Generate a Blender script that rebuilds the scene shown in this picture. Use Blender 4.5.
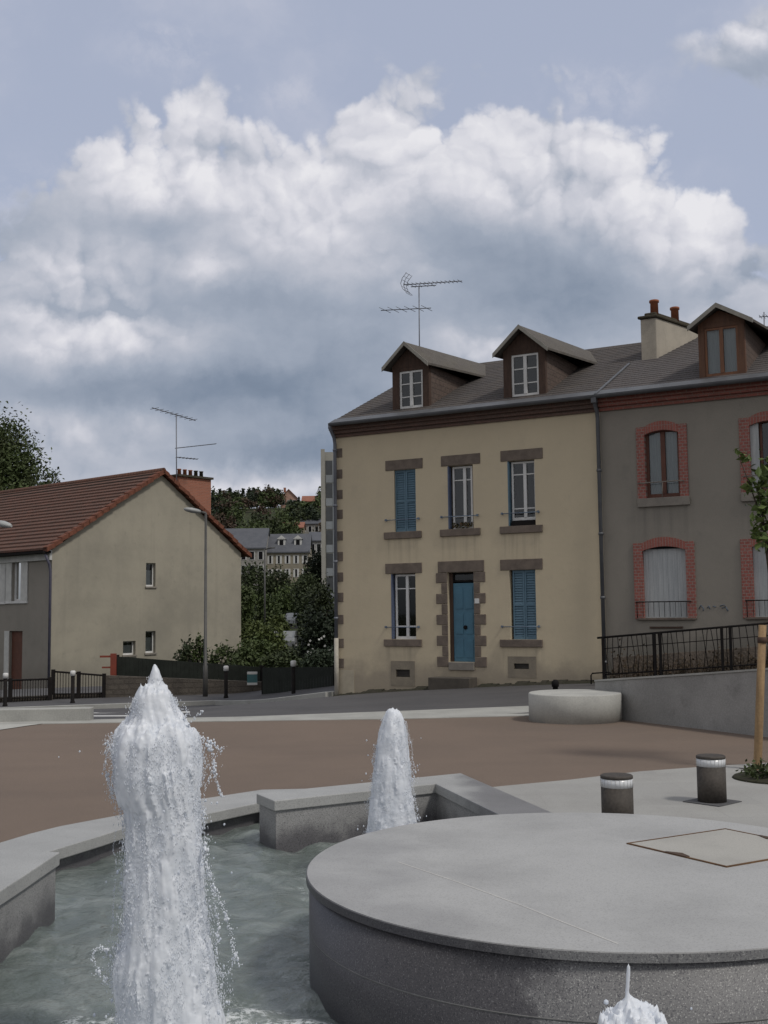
import bpy, bmesh, math, random
import numpy as np
from math import sin, cos, radians, pi, sqrt, atan2
from mathutils import Vector, Matrix, noise as mnoise
from mathutils.geometry import tessellate_polygon

random.seed(7)
rng = np.random.default_rng(11)
for o in list(bpy.data.objects):
    bpy.data.objects.remove(o)
S = bpy.context.scene
COL = S.collection

# ------------------------------------------------------------------ camera
F, PITCH, ROLL, EYE = 1120.0, radians(5.08), radians(0.66), 1.65
fw = Vector((0, cos(PITCH), sin(PITCH)))
rt0 = Vector((1, 0, 0))
up0 = rt0.cross(fw)
rt = rt0 * cos(ROLL) - up0 * sin(ROLL)
up = rt0 * sin(ROLL) + up0 * cos(ROLL)
EYEP = Vector((0, 0, EYE))
cd = bpy.data.cameras.new('camera')
cam = bpy.data.objects.new('camera', cd)
COL.objects.link(cam)
cd.sensor_fit = 'VERTICAL'
cd.sensor_height = 24.0
cd.lens = 24.0 * F / 1024.0
cd.clip_start, cd.clip_end = 0.05, 3000
cam.matrix_world = Matrix(((rt.x, up.x, -fw.x, 0), (rt.y, up.y, -fw.y, 0), (rt.z, up.z, -fw.z, EYE), (0, 0, 0, 1)))
S.camera = cam


def ray(px, py):
    return fw + rt * ((px - 384) / F) + up * ((512 - py) / F)


def onz(px, py, z=0.0):
    d = ray(px, py)
    return EYEP + d * ((z - EYE) / d.z)


def onY(px, py, Y):
    d = ray(px, py)
    return EYEP + d * (Y / d.y)


# ------------------------------------------------------------------ world, sun, exposure
S.view_settings.view_transform = 'Standard'
S.view_settings.look = 'None'
S.view_settings.exposure = 0.0
S.view_settings.gamma = 1.0
S.render.resolution_x, S.render.resolution_y = 768, 1024
SUN_AZ, SUN_EL = radians(128), radians(52)      # azimuth from +Y clockwise (to the right, a little behind)
sl = bpy.data.lights.new('sun', 'SUN')
sl.energy = 1.8
sl.angle = radians(8)
sl.color = (1.0, 0.95, 0.87)
sun = bpy.data.objects.new('sun', sl)
COL.objects.link(sun)
sdir = Vector((sin(SUN_AZ) * cos(SUN_EL), cos(SUN_AZ) * cos(SUN_EL), sin(SUN_EL)))
sun.rotation_euler = sdir.to_track_quat('Z', 'Y').to_euler()
sun.location = (0, 0, 60)

W = bpy.data.worlds.new('World')
S.world = W
W.use_nodes = True
nt = W.node_tree
nt.nodes.clear()
N = nt.nodes.new
L = nt.links.new


def val(x):
    n = N('ShaderNodeValue'); n.outputs[0].default_value = x; return n.outputs[0]


def mth(op, a, b=None, c=None, clamp=False):
    n = N('ShaderNodeMath'); n.operation = op; n.use_clamp = clamp
    for i, q in enumerate((a, b, c)):
        if q is None: continue
        if isinstance(q, (int, float)): n.inputs[i].default_value = q
        else: L(q, n.inputs[i])
    return n.outputs[0]


def sstep(x, a, b):
    n = N('ShaderNodeMapRange'); n.interpolation_type = 'SMOOTHSTEP'
    L(x, n.inputs[0]); n.inputs[1].default_value = a; n.inputs[2].default_value = b
    return n.outputs[0]


def comb(a, b, c=0.0):
    n = N('ShaderNodeCombineXYZ')
    for i, q in enumerate((a, b, c)):
        if isinstance(q, (int, float)): n.inputs[i].default_value = q
        else: L(q, n.inputs[i])
    return n.outputs[0]


def wnoise(vec, scale, detail, rough=0.55, dist=0.0):
    n = N('ShaderNodeTexNoise'); n.noise_dimensions = '2D'
    n.inputs['Scale'].default_value = scale; n.inputs['Detail'].default_value = detail
    n.inputs['Roughness'].default_value = rough; n.inputs['Distortion'].default_value = dist
    L(vec, n.inputs['Vector'])
    return n


def dome(vec, scale):
    n = N('ShaderNodeTexVoronoi'); n.voronoi_dimensions = '2D'; n.feature = 'F1'
    n.inputs['Scale'].default_value = scale
    L(vec, n.inputs['Vector'])
    d = n.outputs['Distance']
    return mth('SUBTRACT', 1.0, mth('MULTIPLY', mth('MULTIPLY', d, d), 1.6))


tc = N('ShaderNodeTexCoord')
sep = N('ShaderNodeSeparateXYZ')
L(tc.outputs['Generated'], sep.inputs[0])
dx, dy, dz = sep.outputs
ysafe = mth('MAXIMUM', dy, 0.12)
u = mth('DIVIDE', dx, ysafe)
v = mth('DIVIDE', dz, ysafe)
uv = comb(u, v)
# domain warp
wp = wnoise(uv, 6.0, 6, 0.62)
wv = N('ShaderNodeVectorMath'); wv.operation = 'SUBTRACT'
L(wp.outputs['Color'], wv.inputs[0]); wv.inputs[1].default_value = (0.5, 0.5, 0.5)
ws = N('ShaderNodeVectorMath'); ws.operation = 'SCALE'
L(wv.outputs[0], ws.inputs[0]); ws.inputs['Scale'].default_value = 0.075
wa = N('ShaderNodeVectorMath'); wa.operation = 'ADD'
L(uv, wa.inputs[0]); L(ws.outputs[0], wa.inputs[1])
uvw = wa.outputs[0]
ws2 = N('ShaderNodeVectorMath'); ws2.operation = 'SCALE'
wp2 = wnoise(uv, 16.0, 6, 0.62)
wv2 = N('ShaderNodeVectorMath'); wv2.operation = 'SUBTRACT'
L(wp2.outputs['Color'], wv2.inputs[0]); wv2.inputs[1].default_value = (0.5, 0.5, 0.5)
L(wv2.outputs[0], ws2.inputs[0]); ws2.inputs['Scale'].default_value = 0.035
wa2 = N('ShaderNodeVectorMath'); wa2.operation = 'ADD'
L(uv, wa2.inputs[0]); L(ws2.outputs[0], wa2.inputs[1])
uvs = wa2.outputs[0]


def shift(vec, ax, ay):
    n = N('ShaderNodeVectorMath'); n.operation = 'ADD'
    L(vec, n.inputs[0]); n.inputs[1].default_value = (ax, ay, 0); return n.outputs[0]


OCT = ((6.5, .50), (15.0, .28), (33.0, .13), (70.0, .055))


def billow(vec, octs=OCT):
    t = None
    for sc, w_ in octs:
        q = mth('MULTIPLY', dome(vec, sc), w_)
        t = q if t is None else mth('ADD', t, q)
    return t


B0 = billow(uvw)
B1 = billow(shift(uvw, 0.007, 0.012))
relief = mth('SUBTRACT', B0, B1)


def uvpx(px, py):
    d = ray(px, py)
    return d.x / d.y, d.z / d.y


prof = [(-260, 230), (-120, 270), (-30, 215), (30, 210), (60, 178), (86, 140), (120, 112), (160, 92), (186, 70), (212, 76),
        (236, 104), (266, 126), (298, 138), (318, 124), (330, 102), (350, 84), (388, 72), (440, 84), (500, 88), (545, 84), (585, 84),
        (612, 116), (645, 124), (690, 150), (722, 168), (742, 210), (760, 246), (800, 262), (880, 200), (1000, 120)]
U0, U1, VM = -0.7, 0.7, 0.7
cr = N('ShaderNodeValToRGB')
cr.color_ramp.interpolation = 'LINEAR'
el = cr.color_ramp.elements
pts = []
for px, py in prof:
    a, b = uvpx(px, py)
    pts.append(((a - U0) / (U1 - U0), b / VM))
el[0].position = pts[0][0]; el[0].color = (pts[0][1],) * 3 + (1,)
el[1].position = pts[-1][0]; el[1].color = (pts[-1][1],) * 3 + (1,)
for a, b in pts[1:-1]:
    e = el.new(a); e.color = (b, b, b, 1)
sw = N('ShaderNodeSeparateXYZ'); L(uvs, sw.inputs[0])
L(mth('DIVIDE', mth('SUBTRACT', sw.outputs[0], U0), U1 - U0), cr.inputs[0])
top = mth('MULTIPLY', cr.outputs[0], VM)
edge_n = mth('MULTIPLY', mth('SUBTRACT', billow(uvw, ((15.0, .5), (33.0, .32), (70.0, .18))), 0.74), 0.085)
dens = mth('ADD', mth('SUBTRACT', top, sw.outputs[1]), edge_n)
mask = sstep(dens, -0.010, 0.022)


def gauss(px, py, rx, ry):
    a, b = uvpx(px, py)
    gx = mth('MULTIPLY', mth('SUBTRACT', sw.outputs[0], a), F / rx)
    gy = mth('MULTIPLY', mth('SUBTRACT', sw.outputs[1], b), F / ry)
    return mth('EXPONENT', mth('MULTIPLY', mth('ADD', mth('MULTIPLY', gx, gx), mth('MULTIPLY', gy, gy)), -1.0))


blobs = [(560, 130, 150, 60, .26), (700, 225, 75, 70, .30), (390, 125, 95, 60, .20), (225, 160, 105, 62, .27), (185, 110, 60, 44, .20), (130, 170, 60, 40, .14),
         (110, 325, 95, 38, .26), (50, 275, 90, 34, .12), (205, 272, 32, 22, .16), (475, 345, 55, 26, .20), (110, 432, 170, 26, .14),
         (255, 486, 120, 18, .20), (60, 250, 80, 30, .08), (300, 230, 60, 40, .07), (520, 200, 70, 40, .08), (740, 25, 60, 30, .30), (745, 68, 50, 14, -.10), (640, 180, 90, 70, .14), (310, 210, 60, 40, .10), (380, 265, 50, 26, .12), (440, 190, 60, 40, .10),
         (285, 400, 130, 55, -.17), (560, 292, 100, 42, -.15), (60, 388, 150, 26, -.17), (240, 385, 130, 22, -.06), (330, 455, 120, 20, -.10), (170, 222, 70, 20, -.12), (485, 245, 70, 26, -.10),
         (250, 300, 120, 26, -.10), (170, 300, 40, 20, -.05), (640, 290, 60, 30, -.06), (330, 330, 130, 40, -.10), (60, 345, 40, 14, .05),
         (400, 440, 200, 40, -.08), (430, 225, 50, 20, -.08), (20, 240, 60, 18, -.06), (290, 455, 120, 20, -.06)]
tot = None
for px, py, rx, ry, am in blobs:
    g = mth('MULTIPLY', gauss(px, py, rx, ry), am)
    tot = g if tot is None else mth('ADD', tot, g)
stv = N('ShaderNodeVectorMath'); stv.operation = 'MULTIPLY'
L(uvs, stv.inputs[0]); stv.inputs[1].default_value = (0.75, 1.5, 1)
big = wnoise(stv.outputs[0], 5.0, 7, 0.62).outputs['Fac']
sunny = sstep(tot, -.03, .20)
shade = mth('ADD', mth('ADD', mth('MULTIPLY', tot, 1.1), 0.535), mth('ADD', mth('MULTIPLY', mth('SUBTRACT', big, 0.5), 0.42), mth('ADD', mth('MULTIPLY', mth('MULTIPLY', relief, mth('ADD', 0.16, mth('MULTIPLY', sunny, 0.84))), 1.0), mth('MULTIPLY', mth('SUBTRACT', B0, 0.70), mth('ADD', 0.05, mth('MULTIPLY', sunny, 0.20))))))
ramp = N('ShaderNodeValToRGB')
re = ramp.color_ramp.elements
re[0].position = 0.0; re[0].color = (0.13, 0.175, 0.25, 1)
re[1].position = 1.0; re[1].color = (0.80, 0.795, 0.83, 1)
for p_, c_ in ((0.25, (0.215, 0.265, 0.35)), (0.45, (0.345, 0.39, 0.475)), (0.65, (0.52, 0.54, 0.61)), (0.8, (0.65, 0.655, 0.715))):
    e = re.new(p_); e.color = c_ + (1,)
shade = mth('MAXIMUM', shade, mth('ADD', 0.20, mth('MULTIPLY', sunny, 0.26)))
L(shade, ramp.inputs[0])

# small separate cloud at the upper right
g2 = mth('ADD', gauss(735, 50, 70, 36), mth('MULTIPLY', gauss(790, 30, 70, 50), 1.0))
m2 = sstep(mth('ADD', g2, mth('MULTIPLY', mth('SUBTRACT', B0, 0.72), 1.4)), 0.28, 0.75)
m2 = mth('MULTIPLY', m2, 0.85)
# thin veil in the blue
veil = mth('MAXIMUM', sstep(wnoise(uvw, 3.0, 6, 0.6).outputs['Fac'], 0.42, 0.78), mth('MULTIPLY', mth('ADD', mth('ADD', gauss(172, 46, 60, 30), gauss(288, 92, 34, 26)), mth('ADD', gauss(40, 205, 90, 40), gauss(600, 95, 60, 30))), sstep(wnoise(uvw, 12.0, 6, 0.65).outputs['Fac'], 0.36, 0.7)))

sky = N('ShaderNodeTexSky')
sky.sky_type = 'NISHITA'
sky.sun_disc = False
sky.sun_elevation = SUN_EL
sky.sun_rotation = SUN_AZ
sky.air_density, sky.dust_density, sky.ozone_density = 1.0, 2.0, 1.2


def vscale(col, k):
    n = N('ShaderNodeVectorMath'); n.operation = 'SCALE'
    L(col, n.inputs[0]); n.inputs['Scale'].default_value = k; return n.outputs[0]


def vmix(fac, a, b):
    n = N('ShaderNodeMix'); n.data_type = 'RGBA'
    if isinstance(fac, (int, float)): n.inputs['Factor'].default_value = fac
    else: L(fac, n.inputs['Factor'])
    for q, s in ((a, 'A'), (b, 'B')):
        sock = [i for i in n.inputs if i.name == s and i.type == 'RGBA'][0]
        if isinstance(q, tuple): sock.default_value = q + (1,)
        else: L(q, sock)
    return [o for o in n.outputs if o.type == 'RGBA'][0]


HAZE = (0.455, 0.50, 0.63)
clear = vmix(0.78, vscale(sky.outputs[0], 0.10), HAZE)
clear = vmix(mth('MULTIPLY', veil, 0.6), clear, (0.60, 0.61, 0.69))
front = vmix(mask, clear, ramp.outputs[0])
front = vmix(m2, front, ramp.outputs[0])
# the rest of the sky (behind the camera and overhead): bright thin overcast, brighter round the sun
nb = N('ShaderNodeTexNoise'); L(tc.outputs['Generated'], nb.inputs['Vector'])
nb.inputs['Scale'].default_value = 3.0; nb.inputs['Detail'].default_value = 4
BACK = 0.56
back = vmix(nb.outputs['Fac'], (BACK * .80, BACK * .83, BACK * .92), (BACK * 1.18, BACK * 1.16, BACK * 1.16))
low = sstep(dz, -0.02, 0.10)
wf = mth('MULTIPLY', sstep(dy, 0.18, 0.5), mth('SUBTRACT', 1.0, sstep(dz, 0.62, 0.8)))
full = vmix(wf, back, front)
full = vmix(low, (0.16, 0.17, 0.18), full)
bg = N('ShaderNodeBackground')
bg.inputs['Strength'].default_value = 0.1
L(vscale(full, 10.0), bg.inputs['Color'])
wo = N('ShaderNodeOutputWorld')
L(bg.outputs[0], wo.inputs['Surface'])


# ------------------------------------------------------------------ helpers
def tag(o, label=None, cat=None, group=None, kind=None):
    if label: o['label'] = label
    if cat: o['category'] = cat
    if group: o['group'] = group
    if kind: o['kind'] = kind
    return o


def empty(name, loc, rz=0.0, label=None, cat=None, group=None):
    o = bpy.data.objects.new(name, None)
    COL.objects.link(o)
    o.location = loc
    o.rotation_euler = (0, 0, rz)
    o.empty_display_size = 0.2
    return tag(o, label, cat, group)


def copy_tree(o, parent=None):
    c = o.copy()
    COL.objects.link(c)
    c.parent = parent
    for ch in [q for q in bpy.data.objects if q.parent == o]:
        copy_tree(ch, c)
    return c


class MB:
    def __init__(s):
        s.v, s.f, s.m, s.sm = [], [], [], []

    def face(s, pts, m=0, sm=False):
        b = len(s.v); s.v += [tuple(p) for p in pts]
        s.f.append(tuple(range(b, b + len(pts)))); s.m.append(m); s.sm.append(sm)

    def box(s, x0, x1, y0, y1, z0, z1, m=0):
        b = len(s.v)
        s.v += [(x0, y0, z0), (x1, y0, z0), (x1, y1, z0), (x0, y1, z0), (x0, y0, z1), (x1, y0, z1), (x1, y1, z1), (x0, y1, z1)]
        for q in ((0, 3, 2, 1), (4, 5, 6, 7), (0, 1, 5, 4), (1, 2, 6, 5), (2, 3, 7, 6), (3, 0, 4, 7)):
            s.f.append(tuple(b + i for i in q)); s.m.append(m); s.sm.append(False)

    def loft(s, rings, m=0, sm=False, caps=True, closed=True):
        b = len(s.v); n = len(rings[0])
        for r in rings: s.v += [tuple(p) for p in r]
        for k in range(len(rings) - 1):
            for i in range(n if closed else n - 1):
                j = (i + 1) % n
                s.f.append((b + k * n + i, b + k * n + j, b + (k + 1) * n + j, b + (k + 1) * n + i)); s.m.append(m); s.sm.append(sm)
        if caps:
            s.f.append(tuple(b + i for i in reversed(range(n)))); s.m.append(m); s.sm.append(False)
            e = b + (len(rings) - 1) * n
            s.f.append(tuple(e + i for i in range(n))); s.m.append(m); s.sm.append(False)

    def prism(s, poly, z0, z1, m=0):                      # poly of (x,y), z may be number or list
        za = z0 if hasattr(z0, '__len__') else [z0] * len(poly)
        zb = z1 if hasattr(z1, '__len__') else [z1] * len(poly)
        s.loft([[(p[0], p[1], z) for p, z in zip(poly, za)], [(p[0], p[1], z) for p, z in zip(poly, zb)]], m)

    def extr(s, poly, y0, y1, m=0):                       # poly of (x,z) extruded along y
        s.loft([[(p[0], y0, p[1]) for p in poly], [(p[0], y1, p[1]) for p in poly]], m)

    def extx(s, poly, x0, x1, m=0):                       # poly of (y,z) extruded along x
        s.loft([[(x0, p[0], p[1]) for p in poly], [(x1, p[0], p[1]) for p in poly]], m)

    def tube(s, pts, r, n=8, m=0, sm=True):
        pts = [Vector(p) for p in pts]
        rs = r if hasattr(r, '__len__') else [r] * len(pts)
        rings = []
        for i, p in enumerate(pts):
            d = (pts[min(i + 1, len(pts) - 1)] - pts[max(i - 1, 0)]).normalized()
            a = d.orthogonal().normalized() if i == 0 else (a - d * a.dot(d)).normalized()
            b_ = d.cross(a)
            rings.append([p + (a * cos(2 * pi * k / n) + b_ * sin(2 * pi * k / n)) * rs[i] for k in range(n)])
        s.loft(rings, m, sm)

    def lathe(s, prof, n=48, c=(0, 0, 0), m=0, sm=True):
        rings = [[(c[0] + r * cos(2 * pi * k / n), c[1] + r * sin(2 * pi * k / n), c[2] + z) for k in range(n)] for r, z in prof]
        s.loft(rings, m, sm)

    def build(s, name, mats, parent=None, bevel=0, recalc=True):
        me = bpy.data.meshes.new(name)
        me.from_pydata(s.v, [], s.f)
        for mm in (mats if isinstance(mats, (list, tuple)) else [mats]): me.materials.append(mm)
        me.polygons.foreach_set('material_index', s.m)
        me.polygons.foreach_set('use_smooth', s.sm)
        if recalc:
            bm = bmesh.new(); bm.from_mesh(me)
            bmesh.ops.recalc_face_normals(bm, faces=bm.faces)
            bm.to_mesh(me); bm.free()
        me.update()
        o = bpy.data.objects.new(name, me)
        COL.objects.link(o)
        if parent: o.parent = parent
        if bevel:
            bv = o.modifiers.new('bevel', 'BEVEL'); bv.width = bevel; bv.segments = 2; bv.limit_method = 'ANGLE'; bv.angle_limit = radians(50)
        return o


class Frame:
    """a building's own axes: x along the facade, y into the building, z up"""
    def __init__(s, origin, ang):
        s.o = Vector((origin[0], origin[1], 0)); s.a = ang
        s.x = Vector((cos(ang), sin(ang), 0)); s.y = Vector((-sin(ang), cos(ang), 0))

    def hit(s, px, py, axis, value):
        d = ray(px, py); dl = (d.dot(s.x), d.dot(s.y), d.z)
        o = EYEP - s.o; ol = (o.dot(s.x), o.dot(s.y), o.z)
        t = (value - ol[axis]) / dl[axis]
        return tuple(ol[i] + dl[i] * t for i in range(3))

    def hitplane(s, px, py, p0, nrm):
        d = ray(px, py); dl = Vector((d.dot(s.x), d.dot(s.y), d.z))
        o = EYEP - s.o; ol = Vector((o.dot(s.x), o.dot(s.y), o.z))
        nrm = Vector(nrm); t = (Vector(p0) - ol).dot(nrm) / dl.dot(nrm)
        return ol + dl * t

    def world(s, x, y, z): return s.o + s.x * x + s.y * y + Vector((0, 0, z))


# ------------------------------------------------------------------ materials
class MT:
    def __init__(s, name, rough=0.8, spec=0.3, metal=0.0):
        s.mat = bpy.data.materials.new(name); s.mat.use_nodes = True
        s.nt = s.mat.node_tree
        s.b = s.nt.nodes['Principled BSDF']
        s.b.inputs['Roughness'].default_value = rough
        s.b.inputs['Specular IOR Level'].default_value = spec
        s.b.inputs['Metallic'].default_value = metal
        t = s.n('ShaderNodeTexCoord'); s.obj = t.outputs['Object']
        s.h = None

    def n(s, t): return s.nt.nodes.new(t)
    def l(s, a, b): s.nt.links.new(a, b)

    def noise(s, scale, detail=4, rough=0.55, vec=None, stretch=None):
        n = s.n('ShaderNodeTexNoise'); n.inputs['Scale'].default_value = scale
        n.inputs['Detail'].default_value = detail; n.inputs['Roughness'].default_value = rough
        vec = vec or s.obj
        if stretch:
            m = s.n('ShaderNodeMapping'); m.inputs['Scale'].default_value = stretch
            s.l(vec, m.inputs[0]); vec = m.outputs[0]
        s.l(vec, n.inputs['Vector']); return n.outputs['Fac']

    def ramp(s, x, a, b, smooth=True):
        n = s.n('ShaderNodeMapRange'); n.interpolation_type = 'SMOOTHSTEP' if smooth else 'LINEAR'
        s.l(x, n.inputs[0]); n.inputs[1].default_value = a; n.inputs[2].default_value = b; return n.outputs[0]

    def math(s, op, a, b):
        n = s.n('ShaderNodeMath'); n.operation = op
        for i, q in enumerate((a, b)):
            if isinstance(q, (int, float)): n.inputs[i].default_value = q
            else: s.l(q, n.inputs[i])
        return n.outputs[0]

    def mix(s, fac, a, b, mode='MIX'):
        n = s.n('ShaderNodeMix'); n.data_type = 'RGBA'; n.blend_type = mode
        if isinstance(fac, (int, float)): n.inputs['Factor'].default_value = fac
        else: s.l(fac, n.inputs['Factor'])
        for q, nm in ((a, 'A'), (b, 'B')):
            sock = [i for i in n.inputs if i.name == nm and i.type == 'RGBA'][0]
            if isinstance(q, tuple): sock.default_value = q[:3] + (1,)
            else: s.l(q, sock)
        return [o for o in n.outputs if o.type == 'RGBA'][0]

    def axes(s, which, k=(1, 1)):
        sp = s.n('ShaderNodeSeparateXYZ'); s.l(s.obj, sp.inputs[0])
        c = s.n('ShaderNodeCombineXYZ')
        for i, a in enumerate(which):
            s.l(s.math('MULTIPLY', sp.outputs['XYZ'.index(a)], k[i]), c.inputs[i])
        return c.outputs[0]

    def coord(s, a):
        sp = s.n('ShaderNodeSeparateXYZ'); s.l(s.obj, sp.inputs[0]); return sp.outputs['XYZ'.index(a)]

    def brick(s, vec, c1, c2, mortar, bw, bh, ms=0.01, off=0.5):
        n = s.n('ShaderNodeTexBrick'); s.l(vec, n.inputs['Vector'])
        n.inputs['Color1'].default_value = c1 + (1,); n.inputs['Color2'].default_value = c2 + (1,); n.inputs['Mortar'].default_value = mortar + (1,)
        n.inputs['Scale'].default_value = 1.0; n.inputs['Brick Width'].default_value = bw; n.inputs['Row Height'].default_value = bh
        n.inputs['Mortar Size'].default_value = ms; n.inputs['Mortar Smooth'].default_value = 0.2; n.offset = off
        return n.outputs['Color'], n.outputs['Fac']

    def bump(s, h, strength=0.3, dist=0.01):
        n = s.n('ShaderNodeBump'); n.inputs['Strength'].default_value = strength; n.inputs['Distance'].default_value = dist
        s.l(h, n.inputs['Height'])
        if s.h is not None: s.l(s.h, n.inputs['Normal'])
        s.h = n.outputs[0]; s.l(s.h, s.b.inputs['Normal']); return s

    def color(s, c):
        if isinstance(c, tuple): s.b.inputs['Base Color'].default_value = c + (1,)
        else: s.l(c, s.b.inputs['Base Color'])
        return s

    def rough(s, r): s.l(r, s.b.inputs['Roughness']); return s


def simple(name, c1, c2=None, scale=2.0, rough=0.8, spec=0.3, grain=60, gamt=0.15, bump=0.2, bdist=0.004, metal=0.0, stretch=None):
    m = MT(name, rough, spec, metal)
    c2 = c2 or tuple(x * 0.75 for x in c1)
    col = m.mix(m.ramp(m.noise(scale, 6, 0.6, stretch=stretch), 0.33, 0.67), c1, c2)
    g = m.noise(grain, 3)
    if gamt:
        k = m.ramp(g, 0.2, 0.8, False)
        col = m.mix(gamt, col, m.mix(k, (0, 0, 0), tuple(min(1, x * 2) for x in c1)))
    m.color(col)
    if bump: m.bump(g, bump, bdist)
    return m.mat


def render_wall(name, base, alt, stain, damp_z=(0, .9), dampc=(.16, .14, .125), streak=0.0, grain=70, big=.7, sills=()):
    m = MT(name, 0.92, 0.15)
    col = m.mix(m.ramp(m.noise(big, 6, 0.65), 0.35, 0.7), base, alt)
    col = m.mix(m.math('MULTIPLY', m.ramp(m.noise(2.7, 6, 0.7), 0.52, 0.8), 0.55), col, stain)
    if streak:
        sk = m.noise(1.0, 5, 0.6, stretch=(2.6, 2.6, 0.14))
        col = m.mix(m.math('MULTIPLY', m.ramp(sk, 0.5, 0.78), streak), col, stain)
    z = m.coord('Z')
    X_ = m.coord('X')
    for (s0, s1, zs) in sills:                       # rain streaks run down from the ends of each sill
        sx = m.math('MULTIPLY', m.ramp(X_, s0 - .06, s0 + .04), m.math('SUBTRACT', 1.0, m.ramp(X_, s1 - .04, s1 + .06)))
        sz = m.math('MULTIPLY', m.ramp(z, zs - 1.15, zs - .05), m.math('LESS_THAN', z, zs))
        sn = m.ramp(m.noise(1.0, 5, .6, stretch=(9, 9, .35)), .40, .72)
        col = m.mix(m.math('MULTIPLY', m.math('MULTIPLY', sx, sz), m.math('MULTIPLY', sn, .5)), col, tuple(q * .62 for q in stain))
    zz = m.math('ADD', z, m.math('MULTIPLY', m.math('SUBTRACT', m.noise(1.8, 6, 0.65), 0.5), 1.1))
    d = m.math('SUBTRACT', 1.0, m.ramp(zz, *damp_z))
    col = m.mix(m.math('MULTIPLY', d, 0.7), col, dampc)
    g = m.noise(grain, 4, 0.7)
    col = m.mix(0.16, col, m.mix(m.ramp(g, 0.25, 0.75, False), (0.05, 0.05, 0.05), (0.8, 0.75, 0.65)))
    m.color(col)
    m.bump(g, 0.25, 0.006)
    m.bump(m.noise(5, 5, .6), 0.15, 0.03)
    return m.mat


def granite(name, base=(.33, .33, .335), dark=(.07, .07, .08), wetmask=None, rough=0.55, sp=1.0):
    m = MT(name, rough, 0.4)
    col = m.mix(m.ramp(m.noise(1.6, 6, 0.65), 0.35, 0.7), base, tuple(x * .82 for x in base))
    f = m.noise(150, 2, 0.5)
    col = m.mix(m.math('MULTIPLY', m.ramp(f, 0.54, 0.64), 0.75 * sp), col, dark)
    f3 = m.noise(420, 2, 0.6)
    col = m.mix(m.math('MULTIPLY', m.ramp(f3, 0.55, 0.65), 0.5 * sp), col, dark)
    f2 = m.noise(170, 2, 0.5)
    col = m.mix(m.math('MULTIPLY', m.ramp(f2, 0.58, 0.68), 0.32 * sp), col, (.62, .62, .6))
    if wetmask:
        w = wetmask(m)
        col = m.mix(w, col, m.mix(1.0, col, (.40, .39, .42), 'MULTIPLY'))
        r = m.math('SUBTRACT', rough, m.math('MULTIPLY', w, rough - 0.42))
        m.rough(r)
    m.color(col)
    m.bump(f, 0.12, 0.002)
    return m


def wet_side(m):
    # splash-wet stone: reaches up the left and front-left of the drum, a torn edge where it dries
    x = m.coord('X'); z = m.coord('Z')
    a = m.math('ADD', m.math('MULTIPLY', x, -1.0), m.math('MULTIPLY', m.math('SUBTRACT', m.noise(2.2, 6, .7), .5), 1.1))
    a = m.math('SUBTRACT', a, m.math('MULTIPLY', z, 0.55))
    return m.ramp(a, 0.0, 0.22)


def wet_low(m):
    z = m.coord('Z')
    a = m.math('ADD', m.math('MULTIPLY', z, -1.0), m.math('MULTIPLY', m.math('SUBTRACT', m.noise(3.5, 6, .7), .5), .45))
    return m.ramp(a, -.46, -.26)


def wet_top(m):
    x = m.coord('X')
    a = m.math('ADD', m.math('MULTIPLY', x, -0.55), m.math('MULTIPLY', m.math('SUBTRACT', m.noise(1.7, 6, .65), .5), 1.6))
    return m.math('MULTIPLY', m.ramp(a, 0.34, 0.75), 0.22)


M = {}
M['cream'] = render_wall('cream_render', (.575, .488, .342), (.525, .445, .312), (.43, .365, .27), (0.0, 0.7), (.21, .175, .14), 0.2, sills=((1.42, 2.38, 3.42), (2.95, 3.95, 3.42), (4.42, 5.45, 3.42), (1.42, 2.38, .83), (4.42, 5.45, .83)))
M['grey_render'] = render_wall('grey_render', (.225, .205, .178), (.19, .174, .152), (.135, .127, .115), (.4, 1.3), (.12, .115, .10), 0.4, sills=((.88, 1.98, 3.83), (3.0, 4.3, 3.83), (.85, 2.1, 1.05)))
M['gable_render'] = render_wall('gable_render', (.315, .29, .232), (.215, .2, .163), (.15, .14, .118), (-1.2, 0.2), (.16, .148, .126), 0.25, big=.3)
M['side_render'] = render_wall('side_render', (.25, .23, .207), (.215, .20, .18), (.165, .153, .138), (-1.0, 0.0), (.16, .145, .13), 0.2)
M['stone'] = simple('brown_granite_dressing', (.18, .147, .122), (.115, .095, .082), 5, .9, .2, 90, .25, .4)
M['sill_pale'] = simple('pale_cement', (.23, .21, .185), (.18, .165, .148), 4, .9, .2, 70, .15, .2)
M['plaster_patch'] = simple('pale_patch', (.45, .40, .31), (.37, .33, .26), 3, .9, .2, 70, .1, .2)
M['blue'] = simple('blue_paint', (.110, .188, .248), (.088, .155, .208), 3, .55, .35, 40, .08, .1)
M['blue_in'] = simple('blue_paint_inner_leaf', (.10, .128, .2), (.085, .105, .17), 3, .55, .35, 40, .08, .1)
M['bluerail'] = simple('blue_grey_rail', (.12, .17, .24), (.1, .13, .18), 3, .5, .4, 40, .08, .05)
M['white'] = simple('white_paint', (.64, .64, .64), (.56, .56, .55), 4, .45, .4, 40, .05, .05)
M['offwhite'] = simple('offwhite_paint', (.55, .55, .53), (.45, .45, .44), 4, .55, .4, 40, .08, .05)
M['dark'] = simple('dark_room', (.012, .012, .014), None, 2, .9, .1, 30, 0, 0)
M['zinc'] = simple('zinc', (.12, .125, .135), (.088, .092, .102), 2.5, .55, .4, 40, .08, .08, metal=.2)
M['zinc_pipe'] = simple('zinc_pipe', (.17, .18, .21), (.13, .14, .165), 2.5, .5, .5, 40, .08, .08, metal=.3)
M['wood'] = simple('varnished_wood', (.20, .085, .038), (.14, .06, .03), 3, .5, .4, 40, .12, .1, stretch=(6, 6, .8))
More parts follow.
